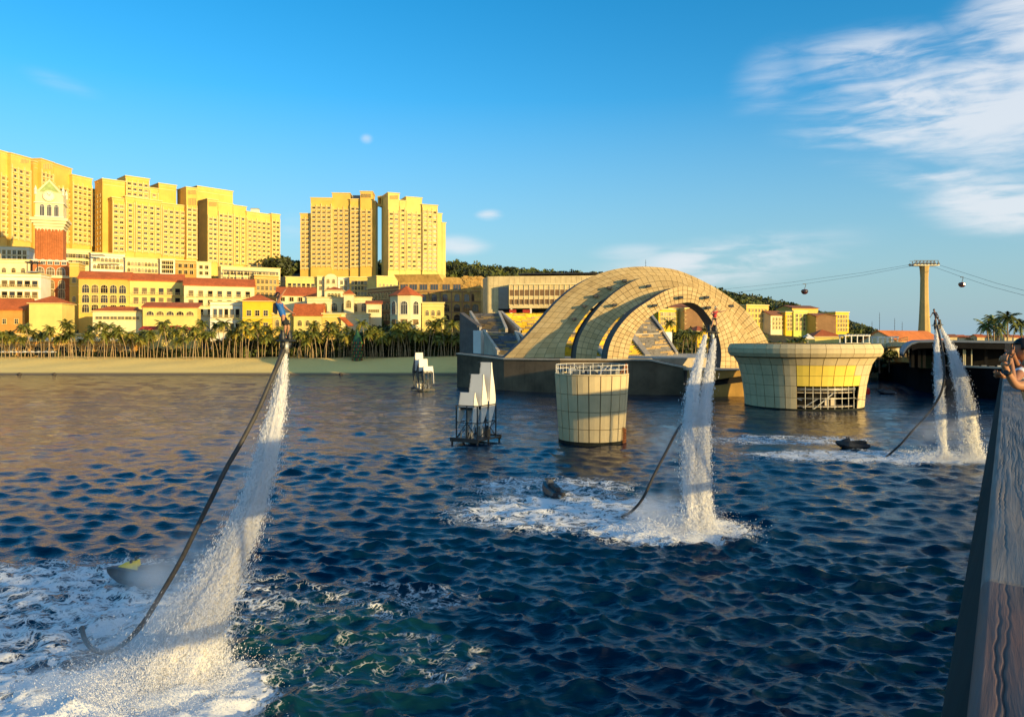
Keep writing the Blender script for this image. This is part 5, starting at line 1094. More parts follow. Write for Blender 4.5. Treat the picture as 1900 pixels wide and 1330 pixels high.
# the four bigger palms above the pavilion roof at the right
big = [palm_proto(9.5, .7, 40, 3.1, 17, 9, True, .17), palm_proto(11.5, .5, 41, 3.4, 18, 9, True, .18)]
remember(*big)
for i, (px, py, Y, k, lab) in enumerate(((1836, 603, 170, 0, 'first tall palm above the dark pavilion roof, counting from the left'), (1869, 588, 165, 1, 'tallest palm above the dark pavilion roof'), (1852, 609, 180, 0, 'smaller palm between the two taller ones above the pavilion'), (1897, 598, 165, 1, 'palm cut by the right edge above the pavilion roof'), (1845, 594, 172, 1, 'palm crown touching the leftmost one above the pavilion'))):
    o = big[k] if i < 2 else copy_tree(big[k]); h = (9.5, 11.5)[k]; zt = Z(py, Y); o.location = (X(px, Y), Y, zt - h); o.rotation_euler = (0, 0, i * 1.9); s = .92 if i != 2 else .7; o.scale = (s, s, 1); o['label'] = lab; o['group'] = 'tall palms above the pavilion roof'

def crown_arrays(seed, n=110, core=True, leaf=.9):
    rs = np.random.RandomState(seed); lob = rs.normal(0, .42, (7, 3)) * [1, 1, .6]; lob[:, 2] += .15
    c = lob[rs.randint(0, 7, n)] + (lambda d: d / np.linalg.norm(d, axis=1)[:, None])(rs.normal(0, 1, (n, 3))) * (.34 + .22 * rs.rand(n, 1)) * [1, 1, .8]
    a = rs.normal(0, 1, (n, 3)); a /= np.linalg.norm(a, axis=1)[:, None]; bb = np.cross(a, rs.normal(0, 1, (n, 3))); bb /= np.linalg.norm(bb, axis=1)[:, None]
    s = leaf * .13 * (.7 + .7 * rs.rand(n, 1)); V = np.stack([c - a * s, c + bb * s * .7, c + a * s, c - bb * s * .7], 1)
    return V                                              # (n,4,3) quads in a crown of radius ~1
def forest(name, label, spots, mats, seed, n=110, leaf=1.6):
    rs = np.random.RandomState(seed); pr = [crown_arrays(seed * 10 + i, n, leaf=leaf) for i in range(10)]; VS, MI = [], []
    for (x, y, z, r) in spots:
        V = pr[rs.randint(10)].reshape(-1, 3); a = rs.rand() * 6.283; Rm = np.array([[math.cos(a), -math.sin(a), 0], [math.sin(a), math.cos(a), 0], [0, 0, 1]])
        VS.append(V @ Rm.T * [r, r, r * 1.05] + [x, y, z + r * .55]); MI.append(np.full(n, rs.randint(len(mats))))
    V = np.concatenate(VS); fc = np.arange(len(V)).reshape(-1, 4); o = link(name, fast_mesh(name, V, fc, mats, False, np.concatenate(MI))); return tag(o, label, kind='stuff')
rs = np.random.RandomState(5); spots = []
def add(px0, px1, Y0, Y1, n, r0, r1, lift=0.):
    for i in range(n):
        px = rs.uniform(px0, px1); Y = rs.uniform(Y0, Y1); x = X(px, Y); z = float(ground(np.array([x]), np.array([Y]))[0]); spots.append((x, Y, z + lift, rs.uniform(r0, r1)))
add(500, 860, 560, 632, 260, 3.6, 5.6); add(690, 712, 520, 560, 20, 4, 6); add(825, 1420, 500, 636, 1100, 3.2, 5.2); add(1290, 1600, 390, 620, 520, 3.2, 5.0); add(1560, 1745, 330, 600, 330, 2.8, 4.6); add(1400, 1600, 540, 636, 160, 3, 5)
add(500, 530, 470, 560, 60, 4, 7, 2)
forest('wooded_hill_canopy', 'dense dark green woodland covering the ridge behind the town', spots, [LF, LFD, LF], 3)
spots = []
add(-40, 860, 330, 430, 110, 1.2, 2.2); add(-40, 860, 292, 330, 50, 1.0, 1.9); add(890, 1320, 250, 420, 160, 2, 3.2)
forest('hillside_shrubs', 'scattered shrubs on the terraces between the town houses', spots, [LF, LFD], 4, 70, 1.8)
spots = []
add(250, 860, 264, 271, 520, 1.0, 2.1, .2); add(400, 860, 266, 272, 240, 1.6, 2.8, 2.6); add(640, 870, 264, 270, 160, 1.6, 2.8, 4.2); add(-40, 250, 270, 273, 60, .8, 1.5); add(1228, 1330, 226, 262, 200, 1.4, 2.6, .8); add(1400, 1560, 196, 230, 240, 1.2, 2.2, 4.0); add(1560, 1690, 200, 260, 220, 1.3, 2.6, 3.2)
forest('undergrowth', 'dark green undergrowth and hedges behind the palms', spots, [LFD, LFD, LF], 6, 60, 2.3)
# single trees
def tree_proto(seed, h=7, r=3.2):
    t = thing('broadleaf_tree', 'x', 'tree'); b = MB(); b.tube([(0, 0, -1), (.1, 0, h * .4), (.0, .1, h * .7)], [.28, .2, .1], 6)
    for k in range(4): a = k * 1.57 + seed; b.tube([(.05, 0, h * .4), (math.cos(a) * r * .5, math.sin(a) * r * .5, h * .72)], [.12, .04], 4)
    b.obj('trunk', TKD, t); V = crown_arrays(seed, 420, leaf=1.05).reshape(-1, 3) * [r, r, r * .85] + [0, 0, h * .78]
    link('crown', fast_mesh('crown', V, np.arange(len(V)).reshape(-1, 4), [LF, LFD], False, np.random.RandomState(seed).randint(0, 2, 420)), t); return t
tp = [tree_proto(61), tree_proto(62, 8, 3.6), tree_proto(63, 6, 3)]; remember(*tp)
for i, (px, Y, s, lab) in enumerate(((705, 288, 1.25, 'dark round tree in front of the brown arcaded building'), (697, 286, 1.1, 'dark tree tucked against the blank cream block'), (718, 290, 1.1, 'dark tree left of the octagonal house'), (838, 268, 1.0, 'dark round tree between the annex and the seating wall'), (848, 262, .8, 'small round tree touching the dark seating wall'),
        (1585, 215, .9, 'tree rising behind the first white pergola'), (1602, 240, 1.1, 'broad tree above the right rim of the bowl'), (1622, 235, 1.1, 'tree between the two white pergolas'), (1640, 258, 1.2, 'tree left of the orange roofed harbour house'), (1612, 186, .75, 'low flat tree over the tan quay railing, left'), (1632, 178, .7, 'low flat tree over the tan quay railing, middle'), (1650, 182, .7, 'low flat tree over the tan quay railing, right'),
        (1260, 262, 1.2, 'dark leafy tree below the yellow houses in the arch opening'), (1240, 256, 1.0, 'dark tree beside the right edge of the seating in the arch'), (1556, 226, .8, 'tree at the right corner of the garden house'), (1800, 380, 1.0, 'small far tree on the right shore horizon'))):
    o = tp[i] if i < 3 else copy_tree(tp[i % 3]); x = X(px, Y); z = float(ground(np.array([x]), np.array([float(Y)]))[0]); o.location = (x, Y, z if px < 1550 else max(z, 3.5)); o.scale = (s, s, s); o.rotation_euler = (0, 0, i * 2.1); o['label'] = lab

# beach arcade behind the left palms
B_ = Bld('beach_arcade', 'long low orange arcade with arched openings behind the palms at the left', 'arcade', (-60, 272), (246, 274), 662)
za = B_.z(100, 634); B_.block(0, B_.W, 0, 9, -1, za, Y5, cornice=.3)
for i in range(13): 
    link('window', WT('arch', 2.6, 3.3, 'o' if i % 3 else 'd', TR), B_.t, (2.2 + (B_.W - 4.4) * i / 12, 0, .5))
B_.block(0, B_.W, 2.5, 9, za, za + 2.6, Y1, 'upper_wall', cornice=.3); B_.grid(1, B_.W - 1, za + .3, za + 2.4, 16, 1, 'rect', 1.3, 1.5, TR, y=2.5, tones='do')
b = MB(); b.box(0, B_.W, -.1, .05, za + .5, za + 1.5); b.box(0, B_.W, -.15, .1, za + 1.5, za + 1.62); b.obj('balustrade', TRW, B_.t)
B_ = Bld('promenade_wall', 'low tan promenade wall behind the beach palms', 'wall', (246, 270), (845, 266), 664)
B_.block(0, B_.W, 0, .6, -1, 2.0, CO, 'wall')
for k, (a, c, y) in enumerate(((262, 300, 612), (303, 335, 611), (338, 366, 614))):
    B_ = Bld('awning', 'red beach restaurant awning, %s of the three' % ('left', 'middle', 'right')[k], 'awning', (a, 272), (c, 272), y); MB().prism([(0, -2, 0), (0, 1, 1.2), (0, 1, 1.35), (0, -2, .15)], (B_.W, 0, 0)).obj('canvas', RED, B_.t)
    for xx in (.2, B_.W - .3): B_.block(xx, xx + .12, -1.9, -1.78, -5, 0, GS, 'post')
# green bottle shaped tower with coloured bottles
c = P(663, 683, 253); t = thing('bottle_tower', 'green bottle shaped tower with rows of coloured bottles on the beach', 'sculpture', (c.x, c.y, c.z)); b = MB()
gm = pm('bottle_green', (.02, .085, .045), .4, .3, 1.5)
b.lathe([(1.5, -1), (1.55, 0), (1.75, 1), (1.7, 5.5), (1.6, 9), (1.3, 10.3), (.7, 11.4), (.42, 12.2), (.4, 13.4), (.48, 13.5), (.48, 13.8)], 20); b.obj('bottle_body', gm, t, smooth=True)
for r_ in range(7):
    for k in range(9):
        a = math.pi + math.pi * (k + .5) / 9; rr = 1.72; MB().lathe([(.11, 0), (.13, .35), (.05, .55), (.05, .75)], 6, 0).obj('bottle', pm(('red_bottle', 'amber_bottle', 'green_bottle')[(r_ * 2 + k) % 3], ((.5, .05, .03), (.6, .33, .04), (.06, .3, .08))[(r_ * 2 + k) % 3], .3, .1, 3), t, loc=(rr * math.cos(a), rr * math.sin(a), 1.6 + r_ * 1.1))
    b = MB(); b.lathe([(1.68, 1.5 + r_ * 1.1), (1.95, 1.5 + r_ * 1.1), (1.95, 1.6 + r_ * 1.1), (1.68, 1.6 + r_ * 1.1)], 20, cap=False); b.obj('shelf', ME, t)
# a few beach bits
for i in range(9):
    px = -6 + i * 13; Y = 258.5; x = X(px, Y); z = float(ground(np.array([x]), np.array([Y]))[0]); t = thing('beach_umbrella', ORD[i] + ' white beach umbrella from the left, standing among the palms', 'beach umbrella', (x, Y, z), 0, 'white umbrellas on the upper beach')
    b = MB(); b.lathe([(1.35, 1.9), (1.3, 1.98), (.7, 2.25), (.05, 2.45)], 8); b.obj('canopy', WP, t); MB().bar((0, 0, -.3), (0, 0, 2.0), .04).obj('pole', GS, t)
for i, (px, py, lab) in enumerate(((36, 693, 'small dark rock at the waterline, far left'), (101, 696, 'lone dark rock at the waterline'), (632, 688, 'small rock at the water edge right of the flyer'))):
    Y = 11 / ((py - HY) / F); b = MB(); r_ = random.Random(i)
    b.lathe([(.5, -.3), (.62, .1), (.4, .42), (.1, .55)], 7); b.v = [(x * r_.uniform(.7, 1.3), y * r_.uniform(.7, 1.2), z) for x, y, z in b.v]; o = b.obj('beach_rock', pm('wet_rock', (.06, .05, .04), .6, .3, 3), loc=(X(px, 229), 229, .1)); tag(o, lab, 'rock')
# ---------------------------------------------------------------- bridge with the wooden handrail (the photographer stands on it)
BAZ = math.atan(.656)
bt = thing('footbridge', 'bridge parapet with a weathered timber handrail and dark steel fascia, at the right edge', 'bridge', (-.056, 0, 0), -BAZ)
def wood(name, c1, c2, c3, gr):
    m = bpy.data.materials.new(name); m.use_nodes = True; T = NT(m.node_tree); b = m.node_tree.nodes['Principled BSDF']
    tc = T.new('ShaderNodeTexCoord').outputs['Object']; wv = T.mapping(tc, scale=(1, .045, 1))
    n1 = T.noise(wv, 42, 6, .7, .6); n2 = T.noise(T.mapping(tc, scale=(1, .25, 1)), 5, 4, .6)
    c = T.mix(T.mr(n1, .3, .72), c1, c2); c = T.mix(T.mr(n2, .48, .75), c, c3); h = T.new('ShaderNodeAttribute', attribute_name='groove').outputs['Fac']
    c = T.mix(T.math('MULTIPLY', h, .8), c, tuple(q * .16 for q in c1)); T.put(b.inputs['Base Color'], c); b.inputs['Roughness'].default_value = .72
    bn = T.new('ShaderNodeBump'); bn.inputs['Strength'].default_value = gr; bn.inputs['Distance'].default_value = .003; T.put(bn.inputs['Height'], n1); T.l.new(bn.outputs[0], b.inputs['Normal']); return m
wr = wood('red_brown_timber', (.075, .054, .050), (.145, .105, .095), (.19, .085, .055), .9)
wg = wood('grey_weathered_timber', (.11, .102, .092), (.25, .23, .205), (.19, .155, .13), 1.0)
def plank(y0, y1, mat, seed, cracks, W=.158, top=10.5):
    rs = np.random.RandomState(seed); ny = int(min(900, (y1 - y0) / (.006 if y0 < 6 else .05))); nx = 90; u = np.linspace(0, 1, nx)
    ang = np.clip(u / .12, 0, 1); xs = np.where(u < .12, -.0 + .018 * (1 - np.cos(ang * math.pi / 2)) , .018 + (u - .12) / .88 * (W - .018)); zs = np.where(u < .12, -.03 + .03 * np.sin(ang * math.pi / 2), 0)
    yv = np.linspace(y0 + .003, y1 - .003, ny); Xg, Yg = np.meshgrid(xs, yv); Zg = np.tile(zs, (ny, 1)); G = np.zeros_like(Xg)
    for k in range(cracks):
        cx = rs.uniform(.012, W - .01); ph = rs.uniform(0, 6.28); a = rs.uniform(.002, .006); s0, s1 = sorted(rs.uniform(y0, y1, 2)); s1 = max(s1, s0 + (y1 - y0) * .35); wd = rs.uniform(.0006, .0017); dp = rs.uniform(.3, 1)
        c = cx + a * np.sin(Yg * rs.uniform(2, 5) + ph) + a * .45 * np.sin(Yg * rs.uniform(12, 26) + ph * 2) + .0012 * np.sin(Yg * 70 + ph)
        env = np.clip((Yg - s0) / .25, 0, 1) * np.clip((s1 - Yg) / .25, 0, 1) * (.6 + .4 * np.sin(Yg * 9 + ph)); G = np.maximum(G, dp * env * np.exp(-((Xg - c) / wd) ** 2))
    Zg = Zg - .0042 * G + .0009 * np.sin(Yg * 7 + Xg * 60) + .0006 * np.sin(Yg * 23 + seed)
    dr = np.minimum(Yg - y0, y1 - Yg); Zg -= .006 * np.clip(1 - dr / .012, 0, 1) ** 2
    V = np.stack([Xg, Yg, Zg + top], -1).reshape(-1, 3); idx = np.arange(ny * nx).reshape(ny, nx); fc = np.stack([idx[:-1, :-1], idx[:-1, 1:], idx[1:, 1:], idx[1:, :-1]], -1).reshape(-1, 4)
    me = fast_mesh('handrail_plank', V, fc, mat, True); at = me.attributes.new('groove', 'FLOAT', 'POINT'); at.data.foreach_set('value', G.ravel().astype(np.float32))
    o = link('handrail_plank', me, bt); MB().box(.004, W - .001, y0 + .004, y1 - .004, top - .10, top - .012).obj('plank_core', mat, o); return o
L0 = 1.57 / math.cos(BAZ)
plank(L0 - 4.45, L0, wr, 3, 16)['label'] = 'red brown cracked timber plank nearest the camera'
plank(L0, L0 + 4.45, wg, 4, 46)['label'] = 'grey weathered timber plank with wavy grooves'
y = L0 + 4.45; k = 0
while y < 92: plank(y, y + 4.45, (wr, wg)[(k + 1) % 2] if k < 1 else wg, 10 + k, 14); y += 4.45; k += 1
y = L0 - 4.45
while y > -30: plank(y - 4.45, y, wg, 50 + k, 4); y -= 4.45; k += 1
fm = pm('dark_green_grey_steel', (.030, .048, .050), .95, .1, 3, bump=.05, spec=.05)
b = MB(); b.prism([(.004, -30, 10.462), (-.096, -30, 10.02), (-.086, -30, 10.0), (.10, -30, 10.0), (.10, -30, 10.42), (.02, -30, 10.42)], (0, 124, 0)); b.obj('fascia', fm, bt)
b = MB(); b.box(.03, .13, -30, 94, 9.41, 10.0); b.obj('parapet_wall', CO, bt)
b = MB(); b.box(-.02, 9.0, -60, 94, 9.15, 9.4); b.obj('deck', CO, bt)
b = MB()
for k_ in range(19): b.box(4.4, 4.5, -60, 94, 5.3 + k_ * .2, 5.39 + k_ * .2)
o = b.obj('half_shade_girder_slats', CO, bt); o['kind'] = 'stuff'  # unseen slats, spaced to pass only part of the sun onto the jets
b = MB()
for k_ in range(38): b.box(4.3, 4.6, -60 + k_ * 4, -59.8 + k_ * 4, 5.2, 9.149)
o = b.obj('girder_stiffeners', CO, bt); o['kind'] = 'stuff'
b = MB(); b.box(3.6, 5.4, -60, 94, 5.0, 5.2); b.obj('bottom_chord', CO, bt)
b = MB()
for k_ in range(9): b.box(8.78, 8.9, -60, 94, 9.5 + k_ * .2, 9.59 + k_ * .2)
o = b.obj('added_shade_slats', CO, bt); o['kind'] = 'stuff'  # unseen screen added on the far side to shade the jets
for i in range(7): MB().box(3.0, 6.0, -50 + i * 23, -47.5 + i * 23, -3, 5.199).obj('bridge_pier', CO, bt)

# ---------------------------------------------------------------- water jets
def spray_mat(name, col=(.95, .955, .96)):
    m = bpy.data.materials.new(name); m.use_nodes = True; T = NT(m.node_tree); n = m.node_tree.nodes; n.remove(n['Principled BSDF'])
    d = T.new('ShaderNodeBsdfDiffuse'); t = T.new('ShaderNodeBsdfTranslucent'); mx = T.new('ShaderNodeMixShader'); d.inputs[0].default_value = (*col, 1); t.inputs[0].default_value = (*col, 1); mx.inputs[0].default_value = .4
    T.l.new(d.outputs[0], mx.inputs[1]); T.l.new(t.outputs[0], mx.inputs[2]); T.l.new(mx.outputs[0], n['Material Output'].inputs['Surface']); return m
SPR = spray_mat('white_spray'); SPRC = spray_mat('white_streaming_water', (.97, .97, .975))
T = NT(SPRC.node_tree); bn = T.new('ShaderNodeBump'); bn.inputs['Strength'].default_value = .8; bn.inputs['Distance'].default_value = .12; tc_ = T.new('ShaderNodeTexCoord').outputs['Object']
T.put(bn.inputs['Height'], T.math('ADD', T.noise(T.mapping(tc_, scale=(6, 6, .7)), 1.2, 5, .6, .4), T.math('MULTIPLY', T.noise(tc_, 9, 4, .7), .35)))
for n_ in SPRC.node_tree.nodes:
    if n_.type in ('BSDF_DIFFUSE', 'BSDF_TRANSLUCENT'): SPRC.node_tree.links.new(bn.outputs[0], n_.inputs['Normal'])
def vol_mat(name, dens, aniso=.2, noise=None, fall=True, col=(.97, .975, .98)):
    m = bpy.data.materials.new(name); m.use_nodes = True; T = NT(m.node_tree); n = m.node_tree.nodes; n.remove(n['Principled BSDF'])
    v = T.new('ShaderNodeVolumePrincipled'); v.inputs['Color'].default_value = (*col, 1); v.inputs['Anisotropy'].default_value = aniso
    if noise or fall:
        tc = T.new('ShaderNodeTexCoord').outputs['Object']; d = dens
        if fall: d = T.math('MULTIPLY', T.mr(T.vm('LENGTH', tc), .0, 1.0, 1, 0), dens)
        if noise: d = T.math('MULTIPLY', d, T.mr(T.noise(T.new('ShaderNodeNewGeometry').outputs['Position'], noise, 3, .6), .35, .65, .15, 1.7))
        T.put(v.inputs['Density'], d)
    else: v.inputs['Density'].default_value = dens
    T.l.new(v.outputs[0], n['Material Output'].inputs['Volume']); return m
def octas(Pn, Tn, ln, wd, rs):
    """many thin six-sided drops: centres Pn, directions Tn, half lengths ln, half widths wd"""
    n = len(Pn); a = rs.normal(0, 1, (n, 3)); u = np.cross(Tn, a); u /= np.linalg.norm(u, axis=1)[:, None] + 1e-9; v = np.cross(Tn, u)
    w = wd[:, None]; l = ln[:, None]; V = np.stack([Pn + Tn * l, Pn - Tn * l, Pn + u * w, Pn - u * w * .5 + v * w * .87, Pn - u * w * .5 - v * w * .87], 1).reshape(-1, 3)
    f = np.array([(0, 2, 3), (0, 3, 4), (0, 4, 2), (1, 3, 2), (1, 4, 3), (1, 2, 4)]); Fa = (f[None] + 5 * np.arange(n)[:, None, None]).reshape(-1, 3); return V, Fa
def jet(label, path, n, seed, dens, drop=1.0, edge=.5, fall=1.0):
    """path: (px, py, Y, half width px)"""
    rs = np.random.RandomState(seed); pts = np.array([[*P(p[0], p[1], p[2])] for p in path]); hw = np.array([p[3] / F * p[2] for p in path]); L = np.concatenate([[0], np.cumsum(np.linalg.norm(np.diff(pts, axis=0), axis=1))]); tot = L[-1]
    grid = np.linspace(0, tot, 300); wgt = np.interp(grid, L, hw) ** .8; cdf = np.cumsum(wgt); cdf /= cdf[-1]; s = np.interp(rs.rand(n), cdf, grid)
    C_ = np.stack([np.interp(s, L, pts[:, k]) for k in range(3)], 1); C2 = np.stack([np.interp(np.clip(s + .5, 0, tot), L, pts[:, k]) for k in range(3)], 1); C1 = np.stack([np.interp(np.clip(s - .5, 0, tot), L, pts[:, k]) for k in range(3)], 1)
    Tn = C2 - C1; Tn /= np.linalg.norm(Tn, axis=1)[:, None] + 1e-9; h = np.interp(s, L, hw)
    # strands: drops gather in ropes that wander across the jet
    st = rs.randint(0, 26, n); sa = rs.rand(26) * 6.283; sr = .62 + .33 * rs.rand(26); fr = rs.uniform(.5, 1.6, 26); phs = rs.rand(26) * 6.28
    a = sa[st] + .5 * np.sin(fr[st] * s + phs[st]); r = sr[st] * h * (1 + .18 * np.sin(2.1 * fr[st] * s + phs[st] * 3)); u = np.stack([np.ones(n), np.zeros(n), np.zeros(n)], 1); v = np.array([[0, 1., 0]])
    jit = rs.normal(0, 1, (n, 3)) * (h * .17)[:, None] * (1 + edge * (rs.rand(n, 1) < .18) * 2.4)
    gap = np.sin(s * 3.1 + 5 * np.sin(a * 2)) * .12
    Pn = C_ + u * (np.cos(a) * r)[:, None] + v * (np.sin(a) * r)[:, None] * .8 + jit; Pn[:, 2] += gap * h
    Tn = Tn + rs.normal(0, .13, (n, 3)); Tn /= np.linalg.norm(Tn, axis=1)[:, None]; f = s / tot
    sz = drop * (.006 + .013 * rs.rand(n) ** 2 * (.6 + f)); V, Fa = octas(Pn, Tn, sz * (7.0 - 3.6 * f), sz, rs)
    base = P(*path[-1][:3]); base.z = 0; t = thing('water_jet', label, 'water jet', base); V = V - np.array(base)
    link('jet_droplets', fast_mesh('jet_droplets', V, Fa, SPR), t)['kind'] = 'stuff'
    nu, nv = 40, int(tot / .06); sg = np.linspace(0, tot, nv); Cc = np.stack([np.interp(sg, L, pts[:, k]) for k in range(3)], 1); hh = np.interp(sg, L, hw); ag = np.linspace(0, 2 * math.pi, nu, endpoint=False); AG, SG_ = np.meshgrid(ag, sg)
    rr_ = hh[:, None] * (.74 + .08 * np.sin(5 * AG + SG_ * .5 + 2 * np.sin(SG_ * .6)) + .06 * np.sin(9 * AG - SG_ * .8) + .05 * np.sin(13 * AG + SG_ * .6 + 2 * np.sin(SG_ * .9)) + .04 * np.sin(SG_ * 3.1 + 3 * AG) + .035 * rs.normal(0, 1, AG.shape))
    Vc = np.stack([Cc[:, 0:1] + rr_ * np.cos(AG), Cc[:, 1:2] + rr_ * np.sin(AG) * .8, Cc[:, 2:3] + rs.normal(0, .02, AG.shape)], -1).reshape(-1, 3) - np.array(base); ix = np.arange(nv * nu).reshape(nv, nu); ixn = np.roll(ix, -1, 1)
    link('water_column', fast_mesh('water_column', Vc, np.stack([ix[:-1], ix[1:], ixn[1:], ixn[:-1]], -1).reshape(-1, 4), SPRC, True), t)
    return t
def splash(label, c, rx, ry, h, n, seed, drop=1.0):
    rs = np.random.RandomState(seed); a = rs.rand(n) * 6.283; r = np.abs(rs.normal(.55, .3, n)); z = h * rs.exponential(.26, n) * np.exp(-(r - .35) ** 2 * 1.4) ; lob = 1 + .14 * np.sin(5 * a + seed) + .08 * np.sin(11 * a)
    Pn = np.stack([rx * r * lob * np.cos(a), ry * r * lob * np.sin(a), z + .03], 1); Tn = np.stack([np.cos(a) * .5, np.sin(a) * .5, rs.normal(.6, .5, n)], 1); Tn /= np.linalg.norm(Tn, axis=1)[:, None]
    sz = drop * (.007 + .014 * rs.rand(n) ** 2.5); V, Fa = octas(Pn, Tn, sz * 1.9, sz, rs); o = link('splash_spray', fast_mesh('splash_spray', V, Fa, SPR), None, (c[0], c[1], 0)); return tag(o, label, kind='stuff')
def mist(label, blobs):
    px, py, Y = blobs[0][:3]; base = P(px, py, Y); t = thing('mist', label, 'mist', base); t['kind'] = 'stuff'; del t['category']
    for (px, py, Y, rx, ry, d, ang) in blobs:
        bm = bmesh.new(); bmesh.ops.create_icosphere(bm, subdivisions=3, radius=1); me = bpy.data.meshes.new('mist_cloud'); bm.to_mesh(me); bm.free(); me.materials.append(vol_mat('fine_mist', d * 3.2, .3, .9 * 25 / Y * 1.0))
        o = link('mist_cloud', me, t, P(px, py, Y) - base); o.scale = (rx / F * Y, max(rx, 40) / F * Y * .42, ry / F * Y); o.rotation_euler = (0, R(ang), 0)
jet('single thick white water jet falling from the flyer in blue at the left', [(530, 640, 28, 3.5), (526, 680, 28, 7), (519, 740, 27.8, 13), (506, 800, 27.5, 18), (490, 870, 27, 22), (468, 940, 26.6, 27), (440, 1010, 26.2, 33), (410, 1070, 25.8, 42), (378, 1130, 25.4, 55), (352, 1190, 25, 68), (330, 1240, 24.6, 80), (312, 1290, 24.3, 90)], 80000, 1, 2.2, .68)
jet('left one of two white water columns under the flyer in red', [(1309, 622, 47.5, 3), (1302, 650, 47.2, 6), (1293, 690, 46.8, 9), (1284, 730, 46.2, 13), (1280, 790, 45.5, 15), (1281, 850, 44.8, 15), (1282, 910, 44, 17), (1284, 960, 43.2, 19), (1286, 985, 42.8, 21)], 24000, 2, 1.8, 1.0)
jet('right one of two white water columns under the flyer in red', [(1325, 630, 47.5, 3), (1321, 660, 47.2, 6), (1315, 700, 46.8, 9), (1309, 740, 46.2, 11), (1304, 790, 45.5, 13), (1303, 850, 44.8, 14), (1303, 910, 44, 15), (1306, 960, 43.2, 18), (1309, 985, 42.8, 21)], 24000, 3, 1.8, 1.0)
jet('thin straight left water column under the far right flyer', [(1737, 605, 72, 2), (1738, 640, 71.8, 4.5), (1741, 690, 71.2, 7), (1744, 740, 70.5, 8), (1747, 790, 69.6, 8), (1749, 830, 68.8, 8), (1750, 850, 68.4, 9)], 11000, 4, 1.5, 1.3)
jet('wide curving right water column under the far right flyer', [(1745, 605, 72, 2), (1757, 630, 71.8, 5), (1771, 665, 71.4, 9), (1783, 705, 71, 12), (1792, 750, 70.3, 14), (1799, 800, 69.4, 15), (1803, 835, 68.7, 16), (1804, 852, 68.3, 17)], 22000, 5, 1.2, 1.4)
splash('white splash crown where the left thick jet hits the sea', (JET[1][0] - .3, JET[1][1] - .6), 3.3, 2.3, 1.3, 26000, 11, .8)
splash('white splash where the twin columns of the red flyer hit the sea', (JET[2][0] - .6, JET[2][1] + .4), 3.6, 2.0, 1.0, 15000, 12, 1.2)
splash('white splash under the far right flyer', (JET[3][0] - .5, JET[3][1] + .7), 4.4, 1.8, 1.0, 11000, 13, 1.6)
mist('grey mist drifting left of the thick jet', [(440, 900, 28.0, 70, 190, .16, 25), (350, 1080, 27.2, 110, 170, .30, 25), (270, 1220, 25.6, 170, 110, .38, 0), (275, 1075, 32.6, 95, 50, .30, 0), (130, 1290, 23.5, 170, 80, .25, 0), (345, 1180, 24.8, 105, 120, .42, 15), (425, 1030, 26.0, 50, 120, .28, 22), (500, 840, 26.9, 30, 150, .2, 14)])
mist('grey mist drifting left of the twin columns', [(1235, 870, 45.8, 62, 150, .16, 10), (1225, 955, 44.6, 90, 62, .26, 0), (1325, 975, 42.8, 32, 32, .25, 0), (1290, 900, 43.6, 40, 100, .3, 0), (1293, 760, 45.4, 32, 110, .2, 0)])
mist('soft mist between the far right columns', [(1772, 770, 69.8, 36, 110, .12, -8), (1740, 800, 69.2, 80, 66, .08, 0)])
# hoses
def hose(label, pts, r):
    q = curve([P(*p) for p in pts], 48) if False else None; V = [P(*p) for p in pts]; Ld = []
    cv = [Vector(p) for p in V]; out = []
    for i in range(len(cv) - 1):
        p0, p1, p2, p3 = cv[max(i - 1, 0)], cv[i], cv[i + 1], cv[min(i + 2, len(cv) - 1)]
        for k in range(6): t = k / 6; out.append(.5 * ((2 * p1) + (p2 - p0) * t + (2 * p0 - 5 * p1 + 4 * p2 - p3) * t * t + (3 * p1 - p0 - 3 * p2 + p3) * t ** 3))
    out.append(cv[-1]); b = MB(); b.tube(out, [r] * len(out), 10); o = b.obj('supply_hose', pm('grey_black_hose', (.055, .052, .05), .55, .2, 4), smooth=True); tag(o, label, 'hose')
hose('long dark hose arcing from the blue flyer down into the foam at the left', [(527, 648, 27.9), (505, 700, 27.6), (478, 762, 27.2), (448, 820, 26.8), (420, 868, 26.5), (392, 925, 26.2), (362, 985, 25.9), (335, 1040, 25.7), (300, 1100, 25.5), (262, 1160, 25.4), (225, 1197, 25.6), (196, 1210, 25.9), (172, 1203, 26.4), (157, 1184, 27.2), (152, 1164, 28.4)], .085)
hose('dark hose running down left from the twin columns of the red flyer', [(1319, 626, 48), (1312, 680, 48.4), (1300, 730, 48.4), (1280, 770, 48), (1258, 796, 46.0), (1236, 838, 44.6), (1214, 880, 43.8), (1192, 925, 43.4), (1172, 948, 44.6), (1155, 958, 46.7), (1140, 968, 47)], .085)
hose('thin dark hose curving from the far right flyer towards its jet ski', [(1739, 604, 71.6), (1747, 640, 70.6), (1752, 680, 70), (1750, 715, 69.8), (1738, 745, 69.8), (1715, 775, 69.9), (1692, 800, 70.4), (1672, 823, 71), (1650, 843, 71.6), (1640, 852, 69)], .10)

